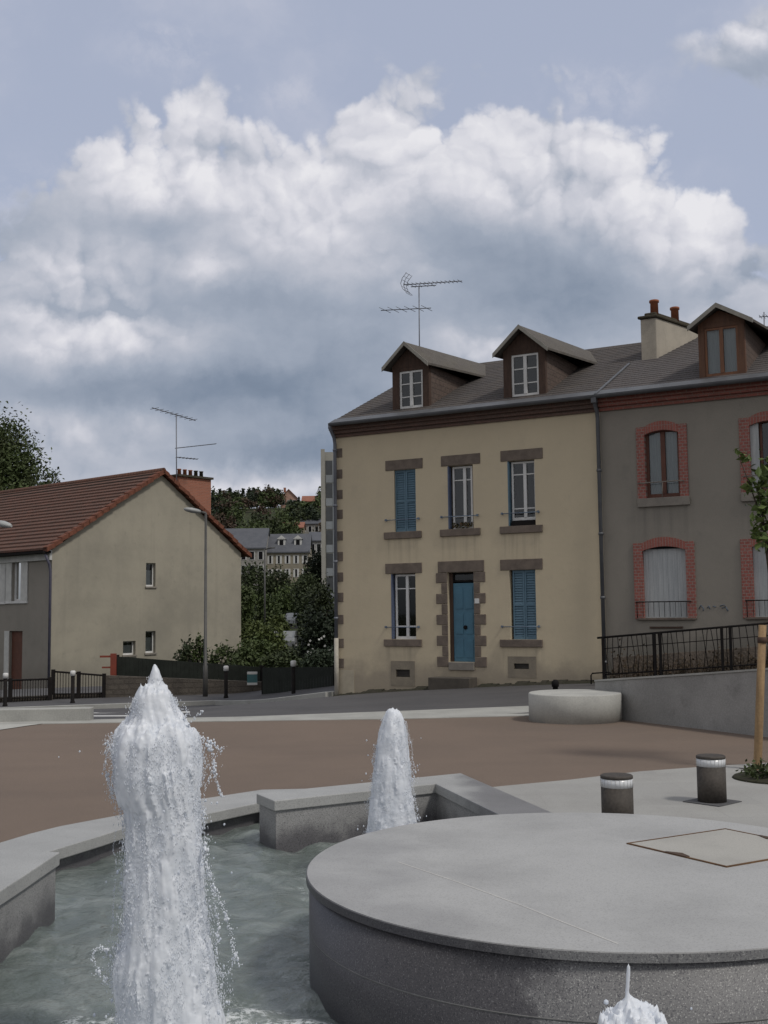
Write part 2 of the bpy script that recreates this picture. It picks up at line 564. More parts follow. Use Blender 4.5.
M['darkwood'] = simple('dark_brown_boards', (.075, .046, .034), (.05, .032, .025), 3, .8, .3, 30, .15, .2, stretch=(5, 5, .8))
M['barge'] = simple('weathered_barge', (.28, .27, .24), (.2, .19, .17), 3, .8, .3, 40, .1, .1)
M['iron'] = simple('black_iron', (.014, .0135, .014), (.021, .018, .017), 6, .8, .06, 60, .1, .1)
M['concrete'] = simple('concrete', (.36, .36, .34), (.29, .29, .275), 1.8, .85, .25, 60, .14, .2)
M['pale_concrete'] = simple('pale_concrete', (.43, .43, .40), (.36, .36, .34), 1.5, .85, .25, 60, .12, .15)
M['terracotta'] = simple('terracotta', (.30, .115, .062), (.23, .085, .05), 6, .85, .2, 40, .15, .2)
M['moss'] = simple('mossy_cap', (.075, .065, .05), (.045, .042, .03), 6, .95, .1, 40, .2, .5)
M['chim'] = render_wall('chimney_render', (.40, .36, .30), (.32, .29, .245), (.22, .2, .17), (-5, -4), (.2, .2, .2), 0.4, big=2.0)


def brickmat(name, ax, c1, c2, mortar, bw, bh, ms, bump=.5, dist=.008, k=(1, 1), dirt=.35, dirtc=(.06, .05, .045), rough=.88, off=.5):
    m = MT(name, rough, .2)
    vec = m.axes(ax, k)
    c, f = m.brick(vec, c1, c2, mortar, bw, bh, ms, off)
    c = m.mix(m.math('MULTIPLY', m.ramp(m.noise(2.2, 6, .65), .42, .75), dirt), c, dirtc)
    g = m.noise(45, 3)
    c = m.mix(.12, c, m.mix(m.ramp(g, .25, .75, False), (0, 0, 0), (.7, .6, .5)))
    m.color(c)
    m.bump(m.math('SUBTRACT', 1.0, f), bump, dist)
    m.bump(g, .2, .004)
    return m.mat


M['brick'] = brickmat('red_brick', 'XZ', (.30, .082, .068), (.235, .068, .057), (.25, .19, .17), .11, .067, .008, dirt=.15)
M['brickarch'] = brickmat('red_brick_arch', 'XZ', (.30, .085, .068), (.24, .07, .057), (.25, .18, .16), .06, .4, .006, dirt=.1, off=0)
M['brick_cornice'] = brickmat('red_brick_cornice', 'XZ', (.25, .072, .055), (.2, .06, .047), (.2, .13, .11), .22, .07, .008, dirt=.25)
M['brown_cornice'] = brickmat('weathered_brick_cornice', 'XZ', (.125, .066, .053), (.095, .055, .046), (.085, .058, .05), .22, .07, .008, dirt=.4)
M['chimney_brick'] = brickmat('chimney_brick', 'XZ', (.33, .11, .065), (.27, .09, .055), (.27, .16, .12), .22, .075, .008, dirt=.2)
M['slate'] = brickmat('slate', 'XY', (.052, .050, .055), (.038, .036, .041), (.02, .019, .02), .22, .16, .006, .4, .006, (1, 1.1), .5, (.08, .066, .056))
M['slate_grey'] = brickmat('slate_cooler', 'XY', (.068, .066, .073), (.050, .048, .055), (.035, .033, .036), .22, .16, .006, .4, .006, (1, 1.1), .4, (.06, .05, .05))
M['dormer_slate'] = brickmat('dormer_roof_slate', 'YX', (.078, .074, .070), (.06, .057, .055), (.06, .055, .05), .22, .15, .006, .4, .006, (1, 1.2), .4, (.09, .085, .06))
M['cheek'] = brickmat('cheek_slates', 'YZ', (.088, .06, .052), (.066, .046, .042), (.03, .024, .022), .22, .13, .008, .5, .008, (1, 1), .3, (.05, .035, .03))
M['tile'] = brickmat('clay_tile', 'YX', (.118, .044, .030), (.080, .033, .024), (.035, .018, .014), .21, .36, .014, .7, .03, (1, 1.25), .7, (.055, .03, .024))
M['verge'] = simple('verge_tile', (.175, .068, .043), (.10, .043, .03), 7, .85, .2, 30, .2, .3)

# ------------------------------------------------------------------ terrain
CTRL = np.array([(-1.2, 28, -.40), (4.9, 25.0, .06), (10.3, 22.0, .36), (-4.7, 32.8, -.97), (-2.4, 29.3, -.66), (-10.8, 31.8, -1.03), (-5.4, 34, -.95),
                 (-2.3, 17.7, -.0), (2.3, 18.6, 0.0), (-4.6, 17.6, -.03), (-12, 17.2, -.10), (2.6, 19.8, .0), (4.2, 18.4, .05), (7.0, 16.0, .25),
                 (13, 12, .6), (14, 20, .62), (-20, 32, -1.35), (-20, 20, -.5), (-9, 24, -.5), (-30, 30, -1.7), (0, 40, -.9), (8, 36, -.2), (-10, 46, -1.5)])


def tps_fit(P):
    n = len(P); d = np.hypot(P[:, None, 0] - P[None, :, 0], P[:, None, 1] - P[None, :, 1])
    K = np.where(d > 0, d * d * np.log(d + 1e-9), 0) + np.eye(n) * 2.0
    Q = np.c_[np.ones(n), P[:, :2]]
    A = np.block([[K, Q], [Q.T, np.zeros((3, 3))]])
    return np.linalg.solve(A, np.r_[P[:, 2], 0, 0, 0])


TW = tps_fit(CTRL)


def sm(x, a, b):
    t = np.clip((x - a) / (b - a), 0, 1); return t * t * (3 - 2 * t)


def near(X, Y):
    X = np.clip(np.asarray(X, float), -32, 16); Y = np.clip(np.asarray(Y, float), 14, 46)
    d = np.hypot(X[..., None] - CTRL[:, 0], Y[..., None] - CTRL[:, 1])
    U = d * d * np.log(d + 1e-9)
    return U @ TW[:-3] + TW[-3] + TW[-2] * X + TW[-1] * Y


EDGE = [(-40, 15.5), (-32, 15.9), (-14, 16.9), (-6, 17.35), (-4.1, 17.35), (-2.29, 17.6), (2.1, 17.75), (3.2, 17.75), (3.5, 17.3), (3.9, 16.9), (5.15, 14.7), (6.9, 11.5), (14, 2.0)]
EX = np.array([p[0] for p in EDGE]); EYY = np.array([p[1] for p in EDGE])


def below_plaza(X, Y, z, cap):
    w = sm(np.interp(X, EX, EYY) - Y, -.25, .05)
    return z * (1 - w) + np.minimum(z, cap) * w


def terr(X, Y):
    X = np.asarray(X, float); Y = np.asarray(Y, float)
    z = near(X, Y)
    far = -1.2 - 1.0 * sm(Y, 40, 60) + 2.3 * sm(Y, 65, 125) + 43 * sm(Y, 180, 450) * (0.55 + 0.45 * sm(-np.abs(X + 40), -420, -90)) + 0.6 * np.sin(X * .03) * sm(Y, 150, 300)
    w = sm(Y, 38, 64)
    z = z * (1 - w) + far * w
    w2 = sm(Y, 9, 16)
    return z * w2 + (-0.75) * (1 - w2)


def tz(x, y): return float(terr(np.array(x), np.array(y)))


def grid(name, xs, ys, zf, mat, kind='structure', sm_=True):
    X, Y = np.meshgrid(xs, ys); Z = zf(X, Y)
    mb = MB(); nx, ny = len(xs), len(ys)
    mb.v = [tuple(q) for q in np.c_[X.ravel(), Y.ravel(), Z.ravel()].tolist()]
    for j in range(ny - 1):
        for i in range(nx - 1):
            a = j * nx + i; mb.f.append((a, a + 1, a + nx + 1, a + nx)); mb.m.append(0); mb.sm.append(sm_)
    return tag(mb.build(name, mat, recalc=False), kind=kind)


M['earth'] = simple('rough_grass_and_earth', (.034, .044, .02), (.045, .042, .028), .15, .95, .1, 3, .25, .4, .1)
xs = np.unique(np.r_[np.linspace(-1400, -120, 14), np.linspace(-120, -32, 34), np.linspace(-32, 30, 52), np.linspace(30, 140, 14), np.linspace(140, 1400, 14)])
ys = np.unique(np.r_[np.linspace(-400, -10, 10), np.linspace(-10, 70, 60), np.linspace(70, 460, 80), np.linspace(460, 1800, 14)])
grid('ground', xs, ys, lambda X, Y: below_plaza(X, Y, terr(X, Y) - .07, -.35), M['earth'])

mr = MT('asphalt', .85, .3)
cc = mr.mix(mr.ramp(mr.noise(.45, 6, .65), .35, .7), (.082, .080, .083), (.062, .061, .065))
cc = mr.mix(mr.math('MULTIPLY', mr.ramp(mr.noise(.8, 5, .6, stretch=(.2, 1.5, 1)), .55, .75), .5), cc, (.105, .10, .098))
gg = mr.noise(70, 3)
cc = mr.mix(mr.math('MULTIPLY', mr.ramp(gg, .55, .7), .35), cc, (.19, .185, .18))
mr.color(cc); mr.bump(gg, .3, .004)
grid('road', np.linspace(-40, 18, 233), np.unique(np.r_[np.linspace(10, 15.5, 12), np.linspace(15.5, 19, 30), np.linspace(19, 40, 44)]), lambda X, Y: below_plaza(X, Y, near(X, Y), -.12), mr.mat)

# ---- plaza (brown resin gravel) with the basin cut out of it
ZW, ZB, ZR, ZD = -.06, .30, .12, .424
ring_in = [(-60, 890), (-20, 876), (0, 868), (30, 858), (60, 848), (100, 836), (124.6, 828), (165, 820), (206, 814), (258, 803)]
ring_out = [(-60, 862), (-20, 848), (0, 842.5), (30, 833.5), (60, 826), (100, 818.5), (124.6, 814), (165, 805), (206, 798), (262, 789.5)]
RIN = [onz(x, y, ZR).xy for x, y in ring_in]
ROUT = [onz(x, y, ZR).xy for x, y in ring_out]
bi = [onz(x, y, ZB).xy for x, y in ((274.4, 800.8), (435.5, 783.6), (502, 815.9))]
bo = [onz(x, y, ZB).xy for x, y in ((256.3, 793.5), (461, 773), (556, 814))]
DC, DR = Vector((1.012, 5.528)), 1.404
be_in = bi[1] + (bi[2] - bi[1]) * 1.45
be_out = bo[1] + (bo[2] - bo[1]) * 1.28
RI2 = RIN + [onz(330, 800, ZR).xy]; RO2 = ROUT + [onz(330, 788, ZR).xy]
hole = [tuple(p) for p in RO2] + [tuple(bo[0] + (bo[1] - bo[0]) * .5), tuple(bo[1]), tuple(be_out), (1.7, 6.2), (2.1, 5.4), (2.25, 4.6), (2.5, 3.2), (2.2, 1.9), (-1.5, 1.7), (-3.2, 2.6), (-4.1, 4.6), (-3.9, 6.4)]
edgeline = [(-32, 15.9), (-14, 16.9), (-6, 17.35)] + [tuple(onz(x, y, 0).xy) for x, y in ((120, 723), (240, 721.3), (527.5, 716), (590, 713.5))]
outer = edgeline + [(3.42, 17.4), (3.7, 16.9), (4.92, 14.65), (6.7, 11.4), (14, 2), (14, -8), (-32, -8)]


def plate(name, loops, z, mat, kind='structure', skirt=None):
    mb = MB()
    vs = [Vector((p[0], p[1], 0)) for lp in loops for p in lp]
    tri = tessellate_polygon([[Vector((p[0], p[1], 0)) for p in lp] for lp in loops])
    mb.v = [(p.x, p.y, z) for p in vs]
    for t in tri:
        a, b, c = [vs[i] for i in t]
        t = tuple(t) if (b - a).cross(c - a).z > 0 else tuple(reversed(t))
        mb.f.append(t); mb.m.append(0); mb.sm.append(False)
    if skirt is not None:
        for lp in loops:
            for i in range(len(lp)):
                p, q = lp[i], lp[(i + 1) % len(lp)]
                mb.face([(p[0], p[1], z), (q[0], q[1], z), (q[0], q[1], skirt), (p[0], p[1], skirt)])
    o = mb.build(name, mat, recalc=False)
    return tag(o, kind=kind) if kind else o


mp = MT('brown_resin_gravel', .9, .2)
cc = mp.mix(mp.ramp(mp.noise(.35, 6, .6), .35, .7), (.162, .125, .101), (.136, .107, .088))
cc = mp.mix(mp.math('MULTIPLY', mp.ramp(mp.noise(1.2, 6, .7, stretch=(.5, 2, 1)), .55, .8), .4), cc, (.195, .15, .12))
gg = mp.noise(110, 3, .7)
cc = mp.mix(mp.math('MULTIPLY', mp.ramp(mp.noise(.55, 7, .7, stretch=(.35, 1.6, 1)), .48, .74), .45), cc, (.118, .094, .080))
cc = mp.mix(mp.math('MULTIPLY', mp.ramp(mp.noise(7, 5, .7), .55, .8), .3), cc, (.12, .095, .08))
cc = mp.mix(mp.math('MULTIPLY', mp.ramp(gg, .50, .66), .55), cc, (.29, .225, .18))
cc = mp.mix(mp.math('MULTIPLY', mp.ramp(mp.noise(160, 2), .6, .7), .4), cc, (.05, .038, .033))
mp.color(cc); mp.bump(gg, .3, .004)
plate('plaza', [outer, hole], 0.0, mp.mat, skirt=-.35)

ml = MT('pale_granite_paving', .75, .3)
vec = ml.axes('XY')
c, f = ml.brick(vec, (.335, .333, .32), (.305, .303, .293), (.30, .297, .286), .9, .6, .008)
c = ml.mix(ml.math('MULTIPLY', ml.ramp(ml.noise(.9, 6, .65), .4, .75), .5), c, (.225, .22, .21))
g = ml.noise(140, 2)
c = ml.mix(ml.math('MULTIPLY', ml.ramp(g, .56, .66), .35), c, (.10, .10, .10))
ml.color(c); ml.bump(g, .1, .002)
M['paving'] = ml.mat
pav = [tuple(onz(x, y, 0).xy) for x, y in ((470, 790), (500, 786.6), (570, 780), (640, 771.7), (704, 767), (768, 763), (860, 757))] + [(6.4, 11.3), (9, 8), (9, 1), (2.6, 1.6), (2.6, 3.3), (2.35, 4.7), (2.2, 5.5), (1.8, 6.3), tuple(be_out + Vector((.0, 0))), tuple(bo[1])]
plate('granite_paving', [pav], 0.004, M['paving'])
strip = [tuple(onz(x, y, .004).xy) for x, y in ((120, 719.2), (240, 717), (400, 711.2), (527.5, 706.2), (592, 704), (592, 713.2), (527.5, 715.9), (400, 719), (240, 721.2), (120, 722.8))]
plate('kerb_strip', [[(-20, 16.95), (-8, 17.45)] + strip + [(-8, 17.2), (-20, 16.6)]], 0.010, M['concrete'], skirt=-.3)
apron = [tuple(onz(x, y, .004).xy) for x, y in ((-60, 716), (0, 715), (24, 712.5), (44, 716.5), (60, 721.5), (30, 725.5), (0, 730), (-60, 741))]
plate('ramp', [apron], 0.008, M['pale_concrete'])
for k, (a, b, x0, x1) in enumerate(((711.6, 713.0, 92, 190), (715.4, 716.5, 90, 170))):
    pl = [(x, y) for x, y in ((x0, b), (x1, b - .3), (x1, a - .3), (x0, a))]
    P3 = [onY(x, y, 1) for x, y in pl]
    mb = MB(); q = []
    for x, y in pl:
        d = ray(x, y); t = 17.0
        for _ in range(60):
            P = EYEP + d * t; t += ((P.z - (near(P.x, P.y) + .004))) * 3.0
        q.append((P.x, P.y, float(near(P.x, P.y)) + .005))
    mb.face(q)
    tag(mb.build('road_marking', M['white'], recalc=False), kind='structure')

# pavement beyond the road, with kerb
kl = [(-40, 31.0), (-20, 31.2), (-10.9, 31.3), (-4.9, 32.3), (-2.7, 28.9), (-1.5, 27.95), (-1.0, 28.3)]
mb = MB()
kp = []
for (a, b) in zip(kl[:-1], kl[1:]):
    for t in np.linspace(0, 1, 9)[:-1]: kp.append((a[0] + (b[0] - a[0]) * t, a[1] + (b[1] - a[1]) * t))
kp.append(kl[-1])
for j in range(len(kp) - 1):
    r_ = []
    for p in (kp[j], kp[j + 1]):
        z = float(near(*p))
        r_.append([(p[0], p[1], z - .1), (p[0], p[1], z + .12), (p[0] + .02, p[1] + .15, z + .125), (p[0] + .6, p[1] + 9, z + .125)])
    for i in range(3): mb.face([r_[0][i], r_[1][i], r_[1][i + 1], r_[0][i + 1]], 0 if i < 2 else 1)
tag(mb.build('pavement', [M['concrete'], mr.mat]), kind='structure')

# ------------------------------------------------------------------ fountain
fb = empty('fountain_basin', (-1.0, 6.0, -.3), 0, 'low stone fountain basin with stepped granite rim and two raised blocks round the water', 'basin')
off = Vector((-1.0, 6.0, -.3))


def rel(p, z): return (p[0] - off.x, p[1] - off.y, z - off.z)


M['granite'] = granite('grey_granite').mat
M['granite_wet'] = granite('grey_granite_wet_foot', (.30, .30, .30), wetmask=wet_low).mat
def wet_arm(m):
    a = m.math('ADD', m.coord('X'), m.math('MULTIPLY', m.math('SUBTRACT', m.noise(2.5, 6, .7), .5), .5))
    return m.math('MULTIPLY', m.ramp(a, 1.45, 1.72), .75)


mg = granite('grey_granite_rim', (.37, .375, .37), wetmask=wet_arm, sp=.6); M['granite_rim'] = mg.mat
mb = MB()
full_in = RIN + [bi[0]]
n = len(RIN)

mb.loft([[rel(a, ZR - .075), rel(a, ZR), rel(d, ZR), rel(d, -.1)] for a, d in zip(RI2, RO2)], 0)
rimo = mb.build('rim', M['granite_rim'], fb, bevel=.006)
mb = MB()
for i in range(n):
    a, b, c, d = RI2[i], RI2[i + 1], RO2[i + 1], RO2[i]
    a2 = a + (d - a).normalized() * .10; b2 = b + (c - b).normalized() * .10
    mb.face([rel(a2, -.42), rel(b2, -.42), rel(b2, ZR - .075), rel(a2, ZR - .075)])
mb.build('basin_wall', M['granite_wet'], fb)


def inset(poly, dist):
    n = len(poly); out = []
    ar = sum(poly[i][0] * poly[(i + 1) % n][1] - poly[(i + 1) % n][0] * poly[i][1] for i in range(n))
    sgn = 1 if ar > 0 else -1
    for i in range(n):
        p0, p1, p2 = Vector(poly[i - 1]), Vector(poly[i]), Vector(poly[(i + 1) % n])
        e1 = (p1 - p0).normalized(); e2 = (p2 - p1).normalized()
        n1 = Vector((-e1.y, e1.x)) * sgn; n2 = Vector((-e2.y, e2.x)) * sgn
        bis = (n1 + n2); bis = bis / max(bis.dot(n1), .3)
        out.append(p1 + bis * dist)
    return out


def block(poly, name='raised_block'):
    b = MB(); inn = inset(poly, .018)
    b.prism([rel(p, 0)[:2] for p in inn], -.45 - off.z, ZB - .075 - off.z, 0)
    o = b.build(name, M['granite_wet'], fb, bevel=.004)
    c_ = MB(); c_.prism([rel(p, 0)[:2] for p in poly], ZB - .075 - off.z, ZB - off.z, 0)
    c_.build('coping', M['granite_rim'], o, bevel=.006)
    return o


block([bo[0], bi[0], bi[1], be_in, be_out, bo[1]])
lb = [onz(x, y, ZB).xy for x, y in ((60, 852), (46, 861), (22, 877), (0, 891), (-40, 925), (-80, 980))] + [Vector((-3.1, 3.4)), Vector((-3.9, 4.4)), Vector((-3.5, 6.3)), Vector((-2.6, 6.72))]
block(lb)
mb = MB()
mb.face([rel(p, -.42) for p in ((-4.4, 1.5), (3, 1.5), (3, 10), (-4.4, 10))])
mb.build('basin_floor', simple('basin_floor_stone', (.20, .225, .215), (.14, .17, .16), 1.5, .8, .3, 40, .15, .1), fb, recalc=False)
hw = MB()
hl = hole[len(RO2) + 3:]
for i in range(len(hl) - 1):
    p, q = hl[i], hl[i + 1]
    hw.face([rel(p, -.42), rel(q, -.42), rel(q, 0.0), rel(p, 0.0)])
hw.build('basin_wall', M['granite_wet'], fb)

# the round drum
dr = empty('stone_platform', (DC.x, DC.y, -.4), 0, 'large round grey granite platform in the fountain with a rusty square hatch on top', 'platform')
zd = ZD + .4
mb = MB()
mb.lathe([(DR - .014, 0), (DR - .014, zd - .034)], 160)
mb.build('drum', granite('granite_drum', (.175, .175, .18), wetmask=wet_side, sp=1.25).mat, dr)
mb = MB(); mb.lathe([(DR - .013, zd - .255), (DR - .013, zd - .249)], 160)
mb.build('joint', simple('grey_joint', (.19, .19, .19), None, 8, .9), dr)
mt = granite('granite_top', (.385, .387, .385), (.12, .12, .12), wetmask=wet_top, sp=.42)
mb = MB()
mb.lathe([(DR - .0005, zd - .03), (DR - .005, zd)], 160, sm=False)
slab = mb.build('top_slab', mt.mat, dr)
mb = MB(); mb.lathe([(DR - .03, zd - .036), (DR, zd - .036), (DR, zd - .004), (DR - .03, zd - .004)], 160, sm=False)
mb.build('slab_edge', granite('granite_edge', (.21, .21, .215), wetmask=wet_side).mat, slab)  # slab's side shade put into a darker base colour, under the splash-wet mask
# joint lines between the slabs of the top: thin pale mortar
mb = MB()
for path in (((398, 862), (460, 883), (520, 905), (570, 925), (618, 944)),):
    for (xa, ya), (xb, yb) in zip(path[:-1], path[1:]):
        a = onz(xa, ya, ZD).xy - DC; b = onz(xb, yb, ZD).xy - DC
        nn = Vector((-(b - a).y, (b - a).x)).normalized() * .0028
        mb.face([(a.x - nn.x, a.y - nn.y, zd + .0012), (b.x - nn.x, b.y - nn.y, zd + .0012), (b.x + nn.x, b.y + nn.y, zd + .0012), (a.x + nn.x, a.y + nn.y, zd + .0012)])
mb.build('joint', simple('pale_joint', (.60, .59, .56), (.52, .51, .49), 8, .9), slab)
h4 = [onz(x, y, ZD).xy - DC for x, y in ((626.4, 844), (725.3, 829.3), (726.7, 867.7))]
h4 = [h4[0], h4[1], h4[1] + (h4[2] - h4[0]), h4[2]]
hin = inset(h4, .011)
M['rust'] = simple('rusty_steel', (.135, .075, .034), (.085, .05, .03), 14, .85, .3, 60, .2, .3)
mb = MB()
for i in range(4):
    j = (i + 1) % 4
    mb.prism([h4[i], h4[j], hin[j], hin[i]], zd, zd + .006)
hf = mb.build('hatch', M['rust'], dr)
mb = MB(); mb.prism([tuple(p) for p in inset(h4, .013)], zd, zd + .004)
mb.build('cover', granite('granite_hatch', (.385, .375, .345), (.12, .12, .12), sp=.35).mat, hf)
mb = MB()
for (a, b, t0, t1, wd) in ((h4[0], h4[3], .40, .62, .05), (h4[1], h4[2], .36, .60, .05)):
    p = a + (b - a) * t0; q = a + (b - a) * t1; cdir = (sum(h4, Vector((0, 0))) / 4 - p); nn = (b - a).orthogonal().normalized()
    if nn.dot(cdir) < 0: nn = -nn
    mid = (p + q) / 2
    mb = MB(); mb.prism([p, q, q + nn * wd * .5, mid + nn * wd, p + nn * wd * .3], zd + .0042, zd + .0075)
    mb.build('rust_plate', simple('dark_rust', (.075, .05, .036), None, 20, .9), hf)

# ---- pool water
JET1, JET2, JET3 = onY(165, 900, 4.3), onY(392, 800, 7.35), onY(628, 990, 3.15)
jets = [(JET1.x, JET1.y), (JET2.x, JET2.y), (JET3.x, JET3.y)]
mw = MT('pool_water', .06, .5)
fo = mw.noise(5.5, 6, .7)
foam = None
for jx, jy, rad in ((jets[0][0], jets[0][1], 1.0), (jets[1][0], jets[1][1], .7), (jets[2][0], jets[2][1], .5)):
    n1 = mw.n('ShaderNodeVectorMath'); n1.operation = 'DISTANCE'; mw.l(mw.obj, n1.inputs[0]); n1.inputs[1].default_value = (jx, jy, ZW)
    d_ = mw.math('SUBTRACT', 1.0, mw.ramp(n1.outputs['Value'], rad * .25, rad * 1.35))
    foam = d_ if foam is None else mw.math('MAXIMUM', foam, d_)
fm = mw.ramp(mw.math('ADD', foam, mw.math('MULTIPLY', mw.math('SUBTRACT', fo, .5), 1.7)), .36, .80)
fm = mw.math('MULTIPLY', fm, mw.ramp(mw.noise(38, 4, .7), .38, .6))
wq = mw.n('ShaderNodeTexNoise'); wq.inputs['Scale'].default_value = 2.6; wq.inputs['Detail'].default_value = 7; wq.inputs['Roughness'].default_value = .62; wq.inputs['Distortion'].default_value = 1.6
mw.l(mw.obj, wq.inputs['Vector'])
aer = mw.ramp(wq.outputs['Fac'], .40, .66)                # milky swirls of air bubbles in the water
mw.color(mw.mix(fm, mw.mix(aer, (.22, .265, .252), (.37, .42, .405)), (.70, .73, .75)))
mw.rough(mw.math('ADD', .05, mw.math('MULTIPLY', fm, .6)))
mw.l(mw.math('MULTIPLY', mw.math('SUBTRACT', 1.0, fm), .5), mw.b.inputs['Transmission Weight'])
mw.b.inputs['IOR'].default_value = 1.33
mw.bump(mw.noise(15, 5, .6), .75, .03)


def wave(X, Y):
    z = np.zeros_like(X)
    for jx, jy in jets:
        d = np.hypot(X - jx, Y - jy)
        ang = np.arctan2(Y - jy, X - jx)
        z += .014 * np.exp(-d / 1.2) * np.sin(d * 21 + 1.2 * np.sin(ang * 5) + .7 * np.sin(ang * 11 + d * 4))
    for k in range(26):
        th_ = rng.uniform(0, 2 * pi); wl = rng.uniform(.10, .55)
        z += .0037 * wl / .5 * np.sin((X * cos(th_) + Y * sin(th_)) * 2 * pi / wl + rng.uniform(0, 6))
    return ZW + z


grid('water', np.linspace(-4.2, 2.4, 230), np.linspace(1.6, 9.9, 290), wave, mw.mat)
# water sheet must stay inside the basin: the paving side is above it, so only the basin shows it


# ---- jets
def foam_mat(name, tl):
    m = MT(name, .35, .4)
    col = m.mix(m.ramp(m.noise(14, 5, .65), .3, .7), (.88, .91, .96), (.78, .82, .88))
    m.color(col)
    t = m.n('ShaderNodeBsdfTranslucent'); m.l(col, t.inputs[0])
    x = m.n('ShaderNodeMixShader'); x.inputs[0].default_value = tl
    m.l(m.b.outputs[0], x.inputs[1]); m.l(t.outputs[0], x.inputs[2])
    m.l(x.outputs[0], m.nt.nodes['Material Output'].inputs[0])
    m.bump(m.noise(60, 4, .65, stretch=(1, 1, .45)), .35, .006)
    return m.mat


M['foam'] = foam_mat('white_water', 0.30)
M['spray'] = foam_mat('clear_spray', 0.55)
ICO = None


def ico():
    global ICO
    if ICO is None:
        bm = bmesh.new(); bmesh.ops.create_icosphere(bm, subdivisions=1, radius=1)
        bm.verts.ensure_lookup_table()
        ICO = (np.array([v.co[:] for v in bm.verts]), np.array([[v.index for v in f.verts] for f in bm.faces])); bm.free()
    return ICO


def octas(name, it, mat, parent):
    it = np.asarray(it, float)
    V = np.array([(1, 0, 0), (-1, 0, 0), (0, 1, 0), (0, -1, 0), (0, 0, 1), (0, 0, -1)], float)
    Fc = np.array([(0, 2, 4), (2, 1, 4), (1, 3, 4), (3, 0, 4), (2, 0, 5), (1, 2, 5), (3, 1, 5), (0, 3, 5)])
    vs = (V[None] * np.c_[it[:, 3], it[:, 3], it[:, 3] * it[:, 4]][:, None, :] + it[:, None, :3]).reshape(-1, 3)
    fs = (Fc[None] + (np.arange(len(it)) * 6)[:, None, None]).reshape(-1)
    me = bpy.data.meshes.new(name)
    me.vertices.add(len(vs)); me.vertices.foreach_set('co', vs.ravel())
    me.loops.add(len(fs)); me.loops.foreach_set('vertex_index', fs.astype(np.int32))
    nf = len(fs) // 3
    me.polygons.add(nf); me.polygons.foreach_set('loop_start', np.arange(nf, dtype=np.int32) * 3)
    me.polygons.foreach_set('use_smooth', np.ones(nf, bool))
    me.materials.append(mat); me.update(calc_edges=True); me.validate()
    o = bpy.data.objects.new(name, me); COL.objects.link(o); o.parent = parent
    return tag(o, kind='stuff')


def spheres(name, items, mat, parent, voxel=None, smooth=2):
    V, Fc = ico(); n = len(V)
    it = np.array(items)                                  # x,y,z,r,stretch
    vs = (V[None] * np.c_[it[:, 3], it[:, 3], it[:, 3] * it[:, 4]][:, None, :] + it[:, None, :3]).reshape(-1, 3)
    fs = (Fc[None] + (np.arange(len(it)) * n)[:, None, None]).reshape(-1, 3)
    me = bpy.data.meshes.new(name); me.from_pydata(vs.tolist(), [], fs.tolist()); me.materials.append(mat)
    me.polygons.foreach_set('use_smooth', [True] * len(fs)); me.update()
    o = bpy.data.objects.new(name, me); COL.objects.link(o); o.parent = parent
    if voxel:
        r = o.modifiers.new('remesh', 'REMESH'); r.mode = 'VOXEL'; r.voxel_size = voxel; r.use_smooth_shade = True
        s_ = o.modifiers.new('smooth', 'SMOOTH'); s_.iterations = smooth; s_.factor = .5
    return o


